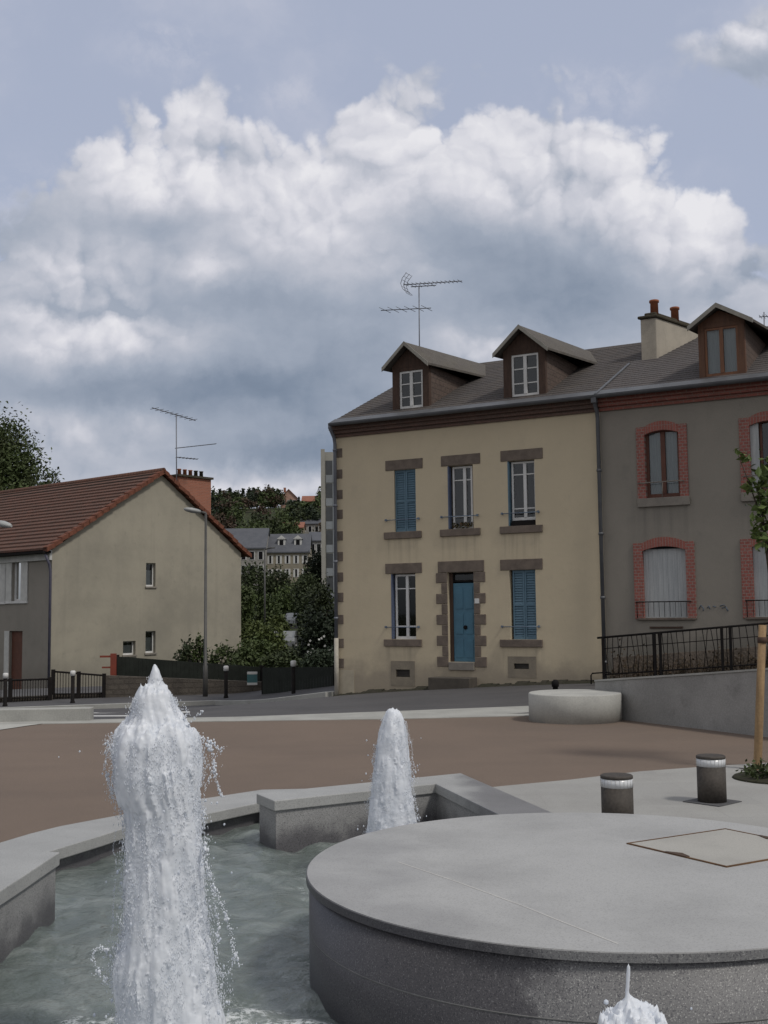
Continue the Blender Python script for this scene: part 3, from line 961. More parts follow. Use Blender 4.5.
def jet(base, prof, label, dens=1.0, strands=(), nspray=150, seed=1, rmin=.004, rmax=.013, voxel=.0052, nfroth=22000, tong=170):
    """prof: list of (z, centre offset, half width) going up"""
    R = np.random.default_rng(seed)
    e = empty('fountain_jet', (base[0], base[1], ZW - .02), 0, label, 'fountain jet')
    zs = [p[0] for p in prof]; cs = [p[1] for p in prof]; hw_ = [p[2] for p in prof]
    zmax = zs[-1]; items = []
    nn = int(9500 * dens)
    for _ in range(nn):
        z = zmax * R.uniform(0, 1) ** .95
        w = np.interp(z, zs, hw_); c = np.interp(z, zs, cs)
        a = R.uniform(0, 2 * pi)
        r = R.uniform(rmin, rmax) * (0.5 + .5 * min(1, w / .10))
        lump = 1 + .13 * mnoise.noise(Vector((cos(a) * 1.8, sin(a) * 1.8, z * 5 + seed))) + .09 * mnoise.noise(Vector((cos(a) * 5, sin(a) * 5, z * 7 + seed)))
        rr = max(w * lump * .97 - r * .8 - abs(R.normal(0, .004)), .002)
        items.append((c + rr * cos(a), rr * sin(a), z, r, R.uniform(2.0, 6.0)))
    for z in np.arange(0, zmax * .985, .018):
        w = np.interp(z, zs, hw_); c = np.interp(z, zs, cs)
        items.append((c, 0, z, max(.005, w * .72), min(1.6, .03 / max(w * .72, .006) + .35)))
        for i in range(max(2, int(w / .008))):
            a = R.uniform(0, 2 * pi)
            items.append((c + w * .56 * cos(a), w * .56 * sin(a), z, max(.004, w * .30), 1.2))
    # ragged skin: tongues of water falling off the shoulder
    for _ in range(int(tong * dens)):
        z0 = zmax * R.uniform(.15, .92); a = R.uniform(0, 2 * pi)
        w = np.interp(z0, zs, hw_); c = np.interp(z0, zs, cs)
        ln = R.uniform(.10, .50); out = R.uniform(-.004, .022); r0 = R.uniform(.002, .0055)
        for t in np.linspace(0, 1, int(ln / .012) + 4):
            w = np.interp(max(.01, z0 - ln * t * t), zs, hw_); c = np.interp(max(.01, z0 - ln * t * t), zs, cs)
            rr = w + out * t
            items.append((c + rr * cos(a + .1 * t), rr * sin(a + .1 * t), max(.01, z0 - ln * t * t), r0 * (1 - .55 * t), 1.5))
    spheres('water_column', items, M['foam'], e, voxel, 5)
    n_ = int(nfroth * dens)
    if n_:
        z = zmax * R.uniform(0, .985, n_); w = np.interp(z, zs, hw_); c = np.interp(z, zs, cs); a = R.uniform(0, 2 * pi, n_)
        ph = np.array([mnoise.noise(Vector((cos(q) * 2.2, sin(q) * 2.2, zz * 9 + seed))) for q, zz in zip(a, z)])
        q = w * (.97 + .14 * ph) + np.abs(R.normal(0, 1, n_)) * (.004 + .048 * w) * np.maximum(.15, 1 + 1.6 * ph) - .006
        octas('froth', np.c_[c + q * np.cos(a), q * np.sin(a), z, R.uniform(.0007, .0019, n_), R.uniform(1.5, 5.0, n_)], M['foam'], e)
    sp = []
    for pts, r0 in strands:
        P = [Vector(p) for p in pts]
        for i in range(len(P) - 1):
            m_ = max(2, int((P[i + 1] - P[i]).length / .0022))
            for k in range(m_):
                t = k / m_; p = P[i].lerp(P[i + 1], t); th_ = abs(mnoise.noise(p * 22)) + .25
                j = mnoise.noise_vector(p * 14) * .010 + Vector((R.normal(0, 1), R.normal(0, 1), R.normal(0, 1))) * r0 * .38
                sp.append((p.x + j.x, p.y + j.y, p.z + j.z, r0 * R.uniform(.12, .62) * th_ * 1.3, R.uniform(.8, 1.8)))
                if R.random() < .18: sp.append((p.x + j.x * 2.5, p.y + j.y * 2, p.z + j.z * 2.5, R.uniform(.0008, .0022), 1.3))
    if sp: tag(spheres('spray_strand', sp, M['foam'], e), kind='stuff')
    dr_ = []
    for _ in range(nspray):
        z = zmax * R.uniform(.03, .86); w = np.interp(z, zs, hw_); c = np.interp(z, zs, cs)
        a = R.uniform(0, 2 * pi); q = w + abs(R.normal(0, .055)) + .008
        dr_.append((c + q * cos(a), q * sin(a), z, R.uniform(.0018, .006) * (1.3 if R.random() < .1 else 1), R.uniform(1, 1.8)))
    # splash crown where it falls back
    for _ in range(int(nspray * .9)):
        a = R.uniform(0, 2 * pi); q = hw_[0] * R.uniform(.8, 2.3); z = abs(R.normal(0, .06))
        dr_.append((cs[0] + q * cos(a), q * sin(a), z + .02, R.uniform(.002, .009), R.uniform(.8, 1.6)))
    tag(spheres('droplets', dr_, M['spray'], e), kind='stuff')
    return e


def jprof(rows, Y, X0):
    out = []
    for y, l_, r_ in rows:
        a, b = onY(l_, y, Y), onY(r_, y, Y)
        out.append(((a.z + b.z) / 2 - (ZW - .02), (a.x + b.x) / 2 - X0, (b.x - a.x) / 2))
    return sorted(out)


rows1 = [(671, 152, 158), (677, 150, 160.5), (686, 148, 163.5), (692, 145, 166), (697, 136, 171), (704, 132.5, 174), (714, 131.5, 177), (724, 130, 181), (729, 126, 186), (736, 116, 194), (744, 112, 199), (756, 111, 200),
         (775, 112, 201), (790, 115, 200), (801, 123, 200), (830, 126, 201), (860, 126, 202), (900, 124, 205), (940, 121, 209), (965, 114, 213), (985, 115, 216), (1010, 118, 219), (1045, 113, 226)]


def st(pts, Y, X0, Yb, zb=ZW - .02):
    o = []
    for x, y, dy_ in pts:
        p = onY(x, y, Y + dy_); o.append((p.x - X0, p.y - Yb, p.z - zb))
    return o


S1 = [(st([(182, 722, 0), (187, 712, 0), (184, 704, 0)], 4.3, JET1.x, 4.3), .0095),
      (st([(186, 730, -.03), (192, 722, -.04), (198, 716, -.04), (203, 712, -.04)], 4.3, JET1.x, 4.3), .0095),
      (st([(186, 732, 0), (200, 738, 0), (212, 744, 0), (221, 750, .02), (225, 746, .02)], 4.3, JET1.x, 4.3), .012),
      (st([(203, 742, .02), (212, 752, .02), (213, 775, .02), (220, 792, .03), (223, 796, .03)], 4.3, JET1.x, 4.3), .0095),
      (st([(213, 760, 0), (208, 780, 0), (204, 800, 0), (203, 830, 0)], 4.3, JET1.x, 4.3), .008),
      (st([(112, 734, 0), (107, 745, 0), (106, 765, 0), (110, 785, .0), (114, 800, 0)], 4.3, JET1.x, 4.3), .011),
      (st([(111, 755, .03), (114, 740, .03), (113, 732, .03)], 4.3, JET1.x, 4.3), .008),
      (st([(203, 840, -.05), (208, 865, -.06), (214, 888, -.07), (224, 905, -.08), (229, 925, -.08), (236, 955, -.1), (241, 966, -.1)], 4.3, JET1.x, 4.3), .012),
      (st([(236, 955, -.1), (228, 972, -.1), (218, 975, -.08)], 4.3, JET1.x, 4.3), .010),
      (st([(207, 870, 0), (215, 900, 0), (218, 930, 0), (217, 960, 0)], 4.3, JET1.x, 4.3), .0095),
      (st([(112, 985, -.05), (98, 975, -.08), (92, 958, -.1), (98, 948, -.1), (108, 950, -.08)], 4.3, JET1.x, 4.3), .0095),
      (st([(116, 830, 0), (113, 850, 0), (116, 880, 0), (112, 920, 0), (106, 960, 0)], 4.3, JET1.x, 4.3), .005)]
jet(jets[0], jprof(rows1, 4.3, JET1.x), 'tallest white fountain jet with ragged strands of water at its sides, left in the pool', 1.35, S1, 120, 3)
rows2 = [(712.5, 389, 394), (717, 384, 402), (724, 382, 405), (735, 379, 407), (748, 377, 408), (760, 375, 409), (780, 372, 411), (800, 370, 413), (825, 368, 417), (860, 366, 420), (875, 364, 422)]
S1 += [(st([(176, 735, -.05), (190, 742, -.06), (205, 760, -.06), (210, 790, -.05), (216, 800, -.05)], 4.3, JET1.x, 4.3), .009),
       (st([(195, 745, .03), (199, 765, .03), (197, 790, .03), (203, 815, .02), (206, 850, .0)], 4.3, JET1.x, 4.3), .009),
       (st([(212, 885, -.07), (211, 910, -.06), (217, 940, -.06), (226, 962, -.08)], 4.3, JET1.x, 4.3), .009),
       (st([(120, 800, -.02), (117, 815, -.02), (119, 840, -.02), (118, 870, -.02)], 4.3, JET1.x, 4.3), .006),
       (st([(108, 770, -.02), (111, 790, -.02), (118, 797, -.02)], 4.3, JET1.x, 4.3), .010)]
S2 = [(st([(404, 726, -.05), (410, 740, -.05), (413, 760, -.05), (413, 785, -.05), (417, 812, -.05)], 7.35, JET2.x, 7.35), .008),
      (st([(378, 748, 0), (373, 760, 0), (374, 775, 0)], 7.35, JET2.x, 7.35), .009)]
jet(jets[1], jprof(rows2, 7.35, JET2.x), 'smaller smooth white fountain jet before the raised granite corner block', .7, S2, 80, 5, .005, .014, .0065)
rows3 = [(969, 627, 630), (977, 626.6, 629.8), (990, 626, 628.4), (998, 625.4, 628.6), (1003, 623.5, 631.5), (1008, 620, 640), (1011, 618, 655), (1016, 612, 661), (1024, 598, 668), (1060, 588, 672), (1110, 580, 680), (1160, 575, 685)]
jet(jets[2], jprof(rows3, 3.15, JET3.x), 'low white splash jet with a thin pointed tip in front of the round platform', .5, (), 14, 9, .003, .009, .0036, 0, 6)

# ------------------------------------------------------------------ small plaza furniture
bc = onz(575.5, 724.6, 0); bdir = bc.xy.normalized()
cb = bc.xy + bdir * .69
mb = MB(); mb.lathe([(.69, -.05), (.69, .395), (.675, .41)], 72)
tag(mb.build('round_bench', simple('cast_concrete', (.41, .41, .385), (.33, .33, .315), 2.2, .85, .25, 50, .14, .2, stretch=(1, 1, .4)), bevel=0),
    'squat round pale concrete seat on the brown plaza beside the ramp wall', 'seat').location = (cb.x, cb.y, 0)

M['bol'] = simple('brown_textured_body', (.062, .054, .047), (.045, .039, .034), 6, .7, .35, 45, .3, .4)
M['opal'] = simple('opal_glass', (.62, .64, .66), (.55, .57, .6), 6, .25, .5, 40, .05, 0)


def bollard_light(x, y, label):
    e = empty('bollard_light', (x, y, .004), 0, label, 'bollard light', 'bollard lights on the granite paving')
    m_ = MB(); m_.lathe([(.120, 0), (.120, .305)], 40); m_.build('body', M['bol'], e)
    m_ = MB(); m_.lathe([(.120, .305), (.120, .368)], 40); lamp = m_.build('lamp_band', M['opal'], e)
    m_ = MB()
    for k in range(24):
        a = 2 * pi * k / 24
        m_.tube([(.1215 * cos(a), .1215 * sin(a), .305), (.1215 * cos(a), .1215 * sin(a), .368)], .0012, 4)
    m_.build('louvre', M['offwhite'], lamp)
    m_ = MB(); m_.lathe([(.122, .368), (.122, .386), (.114, .393)], 40); m_.build('cap', M['bol'], e)
    m_ = MB(); m_.box(-.175, .175, -.175, .175, .001, .008); b_ = m_.build('foot_square', simple('dark_grey_square', (.10, .10, .105), None, 5, .8), e); b_.rotation_euler.z = radians(42)  # thin dark grey square, turned cornerwise, flat round the bollard's foot
    return e


p1 = onz(712.4, 805.3, 0); p2 = onz(618.2, 831.5, 0)
p1 = p1 * (1 + .135 / p1.y); p2 = p2 * (1 + .135 / p2.y)
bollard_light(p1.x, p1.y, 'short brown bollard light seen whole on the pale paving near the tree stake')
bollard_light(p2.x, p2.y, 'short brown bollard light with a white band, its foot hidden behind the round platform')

# ramp retaining wall
mb = MB()
wl = [(596, 716.8, 681.8), (624.8, 720.2, 680.0), (700, 729, 675.2), (757, 736, 671.2), (800, 741, 668.5)]
wp_ = []
for x, yb, yt in wl:
    b = onz(x, yb, 0); wp_.append((b.x, b.y, onY(x, yt, b.y).z))
d = Vector((wp_[-1][0] - wp_[0][0], wp_[-1][1] - wp_[0][1])).normalized(); nrm = Vector((-d.y, d.x))
if nrm.x < 0: nrm = -nrm
wp_.append((wp_[-1][0] + d.x * 4, wp_[-1][1] + d.y * 4, wp_[-1][2] + .25))
rings = [[(x, y, -.3), (x, y, z), (x + nrm.x * .22, y + nrm.y * .22, z + .004), (x + nrm.x * .22, y + nrm.y * .22, -.3)] for x, y, z in wp_]
mb.loft(rings)
mcw = MT('stained_concrete', .9, .2)
c = mcw.mix(mcw.ramp(mcw.noise(.9, 6, .65), .35, .68), (.23, .228, .22), (.30, .295, .285))
c = mcw.mix(mcw.math('MULTIPLY', mcw.ramp(mcw.noise(2.2, 6, .7), .5, .72), .7), c, (.175, .172, .166))
g = mcw.noise(50, 4); c = mcw.mix(.12, c, mcw.mix(mcw.ramp(g, .25, .75, False), (0, 0, 0), (.7, .7, .7)))
mcw.color(c); mcw.bump(g, .2, .004); mcw.bump(mcw.noise(4, 4), .2, .02)
tag(mb.build('retaining_wall', mcw.mat), 'stained grey concrete ramp wall rising to the right beside the plaza', 'wall')
mb = MB()
tp = [[(x - nrm.x * .015, y - nrm.y * .015, z + .004), (x - nrm.x * .015, y - nrm.y * .015, z + .03), (x + nrm.x * .235, y + nrm.y * .235, z + .034), (x + nrm.x * .235, y + nrm.y * .235, z + .008)] for x, y, z in wp_]
mb.loft(tp)
mb.build('coping', M['concrete'], bpy.data.objects['retaining_wall'])

# low wall at the left
a, b = onz(-80, 724, 0), onz(90, 721, 0)
mb = MB(); d = (b - a).normalized(); nn = Vector((-d.y, d.x, 0))
h = onY(90, 708.3, b.y).z
mb.prism([(a.x, a.y), (b.x, b.y), (b.x + nn.x * .3, b.y + nn.y * .3), (a.x + nn.x * .3, a.y + nn.y * .3)], -.2, h)
tag(mb.build('low_wall', M['concrete'], bevel=.01), 'low plain concrete wall at the far left edge of the plaza', 'wall')

# ------------------------------------------------------------------ cream house
TH = radians(29.0)
A = onY(337, 695, 28.0)
HF = Frame((A.x, A.y), -TH)
ch = empty('cream_house', (A.x, A.y, 0), -TH, 'cream rendered house with blue door and shutters and two dormers', 'house')
HW = HF.hit(599.5, 405, 1, 0)[0]                 # length
ZE = 6.30                                        # eaves
RY, RZ = 4.70, 8.57                              # ridge
EY = -.28
SL = (RZ - (ZE + .05)) / (RY - EY)


def roofz(y): return ZE + .05 + (y - EY) * SL


def fx(px, py): return HF.hit(px, py, 1, 0)[0]
def fz(px, py): return HF.hit(px, py, 1, 0)[2]


def rect(x0, x1, y0, y1, fr=None):
    """opening from pixel edges on the facade plane -> s0,s1,z0,z1 (y0 top, y1 bottom)"""
    xm, ym = (x0 + x1) / 2, (y0 + y1) / 2
    return fx(x0, ym), fx(x1, ym), fz(xm, y1), fz(xm, y0)


def facade(mb, x0, x1, z0, z1, ops, depth=.24, m=0, md=1, back=.9):
    X = sorted({x0, x1, *[o[0] for o in ops], *[o[1] for o in ops]})
    Z = sorted({z0, z1, *[o[2] for o in ops], *[o[3] for o in ops]})
    for i in range(len(X) - 1):
        for j in range(len(Z) - 1):
            cx, cz = (X[i] + X[i + 1]) / 2, (Z[j] + Z[j + 1]) / 2
            if any(o[0] < cx < o[1] and o[2] < cz < o[3] for o in ops): continue
            mb.face([(X[i], 0, Z[j]), (X[i + 1], 0, Z[j]), (X[i + 1], 0, Z[j + 1]), (X[i], 0, Z[j + 1])], m)
    for a, b, c, d in ops:
        for q in (((a, 0, c), (a, depth, c), (a, depth, d), (a, 0, d)), ((b, 0, c), (b, 0, d), (b, depth, d), (b, depth, c)),
                  ((a, 0, c), (b, 0, c), (b, depth, c), (a, depth, c)), ((a, 0, d), (a, depth, d), (b, depth, d), (b, 0, d))):
            mb.face(q, m)
        g_ = .25                                     # dark room behind
        for q in (((a - g_, back, c - g_), (b + g_, back, c - g_), (b + g_, back, d + g_), (a - g_, back, d + g_)),
                  ((a - g_, depth, c - g_), (a - g_, back, c - g_), (a - g_, back, d + g_), (a - g_, depth, d + g_)),
                  ((b + g_, depth, c - g_), (b + g_, back, c - g_), (b + g_, back, d + g_), (b + g_, depth, d + g_)),
                  ((a - g_, depth, d + g_), (b + g_, depth, d + g_), (b + g_, back, d + g_), (a - g_, back, d + g_)),
                  ((a - g_, depth, c - g_), (b + g_, depth, c - g_), (b + g_, back, c - g_), (a - g_, back, c - g_))):
            mb.face(q, md)


mgls = bpy.data.materials.new('window_glass'); mgls.use_nodes = True
t_ = mgls.node_tree; t_.nodes.clear()
tr = t_.nodes.new('ShaderNodeBsdfTransparent'); tr.inputs[0].default_value = (.72, .76, .76, 1)
gl = t_.nodes.new('ShaderNodeBsdfGlossy'); gl.inputs['Roughness'].default_value = .03; gl.inputs['Color'].default_value = (.9, .93, .95, 1)
fr_ = t_.nodes.new('ShaderNodeFresnel'); fr_.inputs[0].default_value = 1.5
ad = t_.nodes.new('ShaderNodeMath'); ad.operation = 'MULTIPLY'; ad.inputs[1].default_value = 1.7
t_.links.new(fr_.outputs[0], ad.inputs[0])
mx = t_.nodes.new('ShaderNodeMixShader'); t_.links.new(ad.outputs[0], mx.inputs[0]); t_.links.new(tr.outputs[0], mx.inputs[1]); t_.links.new(gl.outputs[0], mx.inputs[2])
ou = t_.nodes.new('ShaderNodeOutputMaterial'); t_.links.new(mx.outputs[0], ou.inputs[0])
M['glass'] = mgls
M['curtain'] = simple('grey_net_curtain', (.42, .45, .47), (.34, .365, .39), 5, .9, .1, 60, .1, .1, stretch=(6, 6, .4))


def window(parent, a, b, c, d, y, mat, mull=.5, bars=(), w=.045, extra=(), name='window'):
    """casement window, frame mesh with a pane sub-part"""
    t = .05
    mb = MB()
    mb.box(a, a + w, y, y + t, c, d); mb.box(b - w, b, y, y + t, c, d)
    mb.box(a + w, b - w, y, y + t, c, c + w * 1.5); mb.box(a + w, b - w, y, y + t, d - w, d)
    if mull is not None:
        mm = a + (b - a) * mull; mb.box(mm - w * .8, mm + w * .8, y - .012, y + t, c + w * 1.5, d - w)
        cells = [(a + w, mm - w * .8), (mm + w * .8, b - w)]
    else: cells = [(a + w, b - w)]
    for q in bars:
        zb = c + (d - c) * q
        for (l_, r_) in cells: mb.box(l_, r_, y + .006, y + t - .006, zb - .013, zb + .013)
    o = mb.build(name, mat, parent)
    g = MB(); g.face([(a + w * .5, y + t * .55, c + w * .5), (b - w * .5, y + t * .55, c + w * .5), (b - w * .5, y + t * .55, d - w * .5), (a + w * .5, y + t * .55, d - w * .5)])
    g.build('pane', M['glass'], o, recalc=False)
    return o


def shutter(parent, a, b, c, d, y, mat, leaves=2, name='shutter', label=None):
    mb = MB(); n_ = int((d - c) / .062)
    for k in range(leaves):
        l_ = a + (b - a) * k / leaves + .004; r_ = a + (b - a) * (k + 1) / leaves - .004
        mb.box(l_, l_ + .035, y, y + .04, c, d); mb.box(r_ - .035, r_, y, y + .04, c, d)
        for zc in (c, (c + d) / 2 - .03, d - .06): mb.box(l_ + .035, r_ - .035, y, y + .04, zc, zc + .06)
        for i in range(n_):
            z = c + .065 + (d - c - .13) * i / n_
            mb.face([(l_ + .035, y + .008, z), (r_ - .035, y + .008, z), (r_ - .035, y + .034, z + .05), (l_ + .035, y + .034, z + .05)])
        mb.face([(l_ + .03, y + .037, c + .02), (r_ - .03, y + .037, c + .02), (r_ - .03, y + .037, d - .02), (l_ + .03, y + .037, d - .02)])
    return tag(mb.build(name, mat, parent, recalc=False), label)


def folded(parent, x, c, d, mat, side=1):
    """shutter leaf folded back inside the reveal"""
    mb = MB(); w = .03
    mb.box(x, x + w * side, -.005, .13, c + .01, d - .01) if side > 0 else mb.box(x - w, x, -.005, .13, c + .01, d - .01)
    for k in range(18):
        z = c + .06 + (d - c - .12) * k / 18
        xx = x + (w + .006) * side
        mb.box(min(x + w * side, xx), max(x + w * side, xx), .01, .12, z, z + .035)
    return mb.build('shutter', mat, parent)


W1u = rect(394.3, 415.8, 470, 531.2); W2u = rect(448, 473.2, 465.8, 528.6); W3u = rect(508, 535, 459, 526)
W1l = rect(391.4, 415.8, 573.4, 638.6); W3l = rect(510, 536, 570, 640.2)
DOOR = rect(448, 474.2, 572.2, 662)
VEN = [rect(396, 410, 669.5, 677), rect(514, 529, 663.5, 669)]
# tie common heights
zu0, zu1 = (W1u[2] + W2u[2] + W3u[2]) / 3, (W1u[3] + W2u[3] + W3u[3]) / 3
zl0, zl1 = (W1l[2] + W3l[2]) / 2, (W1l[3] + W3l[3]) / 2
W1u, W2u, W3u = [(o[0], o[1], zu0, zu1) for o in (W1u, W2u, W3u)]
W1l, W3l = [(o[0], o[1], zl0, zl1) for o in (W1l, W3l)]
ops = [W1u, W2u, W3u, W1l, W3l, DOOR] + VEN
mb = MB()
facade(mb, 0, HW, -1.6, ZE - .02, ops)
HD = RY * 2 - .3
for q in (((0, 0, -1.6), (0, HD, -1.6), (0, HD, ZE), (0, RY, RZ - .1), (0, 0, ZE)), ((HW, 0, -1.6), (HW, 0, ZE), (HW, RY, RZ - .1), (HW, HD, ZE), (HW, HD, -1.6)),
          ((0, HD, -1.6), (HW, HD, -1.6), (HW, HD, ZE), (0, HD, ZE))): mb.face(q)
mb.build('wall', [M['cream'], M['dark']], ch, recalc=False)

# quoins
mb = MB()
zq = [fz(340, y) for y in (453, 474, 494.5, 514.3, 535.8, 556.5, 577, 597.3, 619.5, 643.2, 663.2)]
for z in zq: mb.box(-.010, .21, -.014, .3, z - .115, z + .115)
for i in range(len(zq) - 1):
    zz = (zq[i] + zq[i + 1]) / 2; mb.box(-.008, .02, -.012, .3, zz - .11, zz + .11)
mb.build('quoins', M['stone'], ch, bevel=.008)
mb = MB(); mb.box(.02, .5, -.012, -.001, fz(346, 694), fz(346, 670)); mb.build('plaster_patch', M['plaster_patch'], ch)


def lintel(parent, x0, x1, z0, z1, mat, name='lintel', proud=.02):
    m_ = MB(); m_.box(x0, x1, -proud, .04, z0, z1); return m_.build(name, mat, parent, bevel=.01)


for (x0, x1, yt, yb, o) in ((385.5, 422.6, 459.6, 468.9, W1u), (441, 480.2, 455, 465, W2u), (500.5, 542.7, 450.2, 459.2, W3u), (385.5, 422, 564, 573, W1l), (500.3, 542.7, 560.2, 569.5, W3l)):
    q = rect(x0, x1, yt, yb); lintel(ch, q[0], q[1], o[3] + .002, o[3] + .25, M['stone'])
for (x0, x1, o) in ((384.5, 421.7, W1u), (440.5, 480.5, W2u), (500.3, 542.7, W3u), (384.5, 422, W1l), (500.3, 542.7, W3l)):
    q = rect(x0, x1, o[2], o[2] + 1) if 0 else (fx(x0, 530 if o[2] > 2 else 641), fx(x1, 530 if o[2] > 2 else 641))
    m_ = MB(); m_.box(q[0], q[1], -.05, .2, o[2] - .17, o[2] - .002); m_.build('sill', M['stone'], ch, bevel=.01)
# guard rails
for o, e0, e1, mm in ((W1u, 386, 420, 'bluerail'), (W2u, 441.5, 479, 'bluerail'), (W3u, 502, 540, 'bluerail'), (W1l, 386, 420, 'bluerail'), (W3l, 502, 540.5, 'bluerail')):
    yy = 520 if o[2] > 2 else 627
    s0, s1 = fx(e0, yy), fx(e1, yy); z = o[2] + .29
    m_ = MB()
    for zz, r in ((z, .010),): m_.tube([(s0, -.07, zz), (s1, -.07, zz)], r, 6)
    for s in (s0 + .02, s1 - .02): m_.box(s - .012, s + .012, -.08, .01, z - .02, z + .03)
    m_.build('guard_rail', M[mm], ch)
sh = shutter(ch, W1u[0], W1u[1], W1u[2], W1u[3], .05, M['blue'], 2)
shutter(ch, W3l[0] + .05, W3l[1], W3l[2], W3l[3], .06, M['blue'], 2)
folded(ch, W2u[0], W2u[2], W2u[3], M['blue_in'])
folded(ch, W3u[0], W3u[2], W3u[3], M['blue'])
folded(ch, W1l[0], W1l[2], W1l[3], M['blue_in'])
BR = (.2, .78)
window(ch, W2u[0] + .08, W2u[1] - .06, W2u[2], W2u[3] - .02, .10, M['white'], .62, BR)
window(ch, W3u[0] + .06, W3u[1], W3u[2] + .13, W3u[3] - .02, .09, M['white'], .55, BR)
window(ch, W1l[0] + .07, W1l[1], W1l[2], W1l[3] - .02, .09, M['white'], .55, BR)
m_ = MB()
m_.box(W3u[0] + .06, W3u[1] - .02, .0, .09, W3u[2], W3u[2] + .12)
m_.build('flower_box', M['iron'], ch, bevel=.01)
m_ = MB()
for k in range(60):
    x = random.uniform(W2u[0] + .1, W2u[1] - .05); z = W2u[2] + random.uniform(.02, .14); y = random.uniform(-.01, .08)
    v0 = Vector((random.uniform(-1, 1), random.uniform(-1, 1), random.uniform(-1, 1))).normalized() * .035; v1 = v0.orthogonal().normalized() * .03; c_ = Vector((x, y, z))
    m_.face([c_ - v0, c_ + v1, c_ + v0, c_ - v1])
m_.build('window_plants', simple('reddish_pot_plants', (.09, .045, .03), (.04, .06, .02), 20, .8), ch, recalc=False)

# door: stone surround, transom, leaf, step
mb = MB()
zz = DOOR[2] - .12; k = 0
courses = 9; hh = (DOOR[3] - zz) / courses
for i in range(courses):
    wl_ = .30 if i % 2 == 0 else .16
    mb.box(DOOR[0] - wl_, DOOR[0] - .001, -.018, .1, zz + i * hh + .004, zz + (i + 1) * hh - .004)
    mb.box(DOOR[1] + .001, DOOR[1] + wl_, -.018, .1, zz + i * hh + .004, zz + (i + 1) * hh - .004)
q = rect(438, 484.2, 561, 572); mb.box(q[0], q[1], -.022, .1, DOOR[3] + .002, DOOR[3] + .27)
mb.build('door_surround', M['stone'], ch, bevel=.012)
lz = fz(463, 583)
mb = MB(); y0 = .12
dl, dr2 = DOOR[0] + .09, DOOR[1] - .02
mb.box(dl, dr2, y0, y0 + .05, DOOR[2], lz)
for (a_, b_) in ((.04, .30), (.34, .62), (.66, .96)):
    for (l_, r_) in ((dl + .06, (dl + dr2) / 2 - .03), ((dl + dr2) / 2 + .03, dr2 - .06)):
        z0_, z1_ = DOOR[2] + (lz - DOOR[2]) * a_, DOOR[2] + (lz - DOOR[2]) * b_
        mb.box(l_, r_, y0 - .012, y0, z0_ + .02, z1_ - .02)
door = mb.build('door', simple('blue_door_paint', (.07, .175, .25), (.06, .145, .21), 3, .5, .4, 40, .08, .1), ch, bevel=.006)
hx, hz = fx(463.7, 627.4), fz(463.7, 627.4)
mb = MB(); mb.lathe([(.0, 0), (.045, .0), (.05, .02), (.02, .03)], 16)
kn = mb.build('handle', M['iron'], door); kn.rotation_euler = (radians(90), 0, 0); kn.location = (hx, y0 - .013, hz)
window(ch, dl, dr2, lz + .03, DOOR[3] - .02, .13, M['iron'], None, (), .03, name='transom')
mb = MB(); mb.box(DOOR[0] + .0, dl, .10, .2, DOOR[2], DOOR[3] - .01); mb.build('door_frame', M['darkwood'], ch)
mb = MB(); mb.box(DOOR[0] + .01, DOOR[1] - .01, -.05, .2, DOOR[2] - .19, DOOR[2] - .002); mb.build('threshold', M['sill_pale'], ch, bevel=.012)
mb = MB(); mb.box(fx(436, 680), fx(477, 680), -.42, .05, -.6, DOOR[2] - .345); mb.build('doorstep', simple('dark_step_stone', (.085, .075, .064), None, 5, .9), ch, bevel=.015)
q = rect(475, 479.5, 598.5, 603.5); mb = MB(); mb.box(q[0], q[1], -.03, -.012, q[2], q[3]); mb.build('number_plate', M['white'], ch, bevel=.004)
# cellar vents
for o, (x0, x1, yt, yb) in zip(VEN, ((391, 415, 661, 686), (508, 536.5, 656.5, 678))):
    q = rect(x0, x1, yt, yb)
    m_ = MB()
    m_.box(q[0], o[0], -.008, .03, q[2], q[3]); m_.box(o[1], q[1], -.008, .03, q[2], q[3]); m_.box(o[0], o[1], -.008, .03, q[2], o[2]); m_.box(o[0], o[1], -.008, .03, o[3], q[3])
    gr = MB(); gr.box(o[0], o[1], .06, .09, o[2], o[3])
    for q_ in range(3): gr.box(o[0], o[1], .045, .06, o[2] + (o[3] - o[2]) * (q_ + .3) / 3, o[2] + (o[3] - o[2]) * (q_ + .6) / 3)
    gr.build('vent_grille', simple('vent_grey', (.06, .055, .05), None, 5, .8), ch)
    m_.build('vent_surround', simple('cement_patch', (.255, .222, .172), (.20, .175, .14), 4, .9), ch)
# mossy dirt along the foot of the wall
mb = MB()
R = random.Random(4)
for k in range(46):
    s0 = HW * k / 46; wx = HF.world(s0, 0, 0); wy = HF.world(s0 + HW / 46, 0, 0)
    za, zb = float(near(wx.x, wx.y)), float(near(wy.x, wy.y)); hh = R.uniform(.03, .10)
    mb.loft([[(s0, -.26, za - .05), (s0, -.16, za + hh * .6), (s0, -.005, za + hh), (s0, -.005, za - .1)], [(s0 + HW / 46, -.26, zb - .05), (s0 + HW / 46, -.16, zb + hh * .6), (s0 + HW / 46, -.005, zb + hh), (s0 + HW / 46, -.005, zb - .1)]])
mb.build('plinth', simple('mossy_kerb', (.05, .046, .038), (.032, .034, .022), 5, .95, .1, 30, .3, .6), ch)

# cornice (stepped brick), gutter, roof
zc0 = 6.025
mb = MB()
for i in range(3): mb.box(-.03 - .02 * i, HW - .002, -.05 - .07 * i, .05, zc0 + .085 * i + .001, zc0 + .085 * (i + 1))
mb.box(-.02, HW - .003, -.188, .05, zc0 + .2551, 6.335)
mb.build('cornice', M['brown_cornice'], ch)


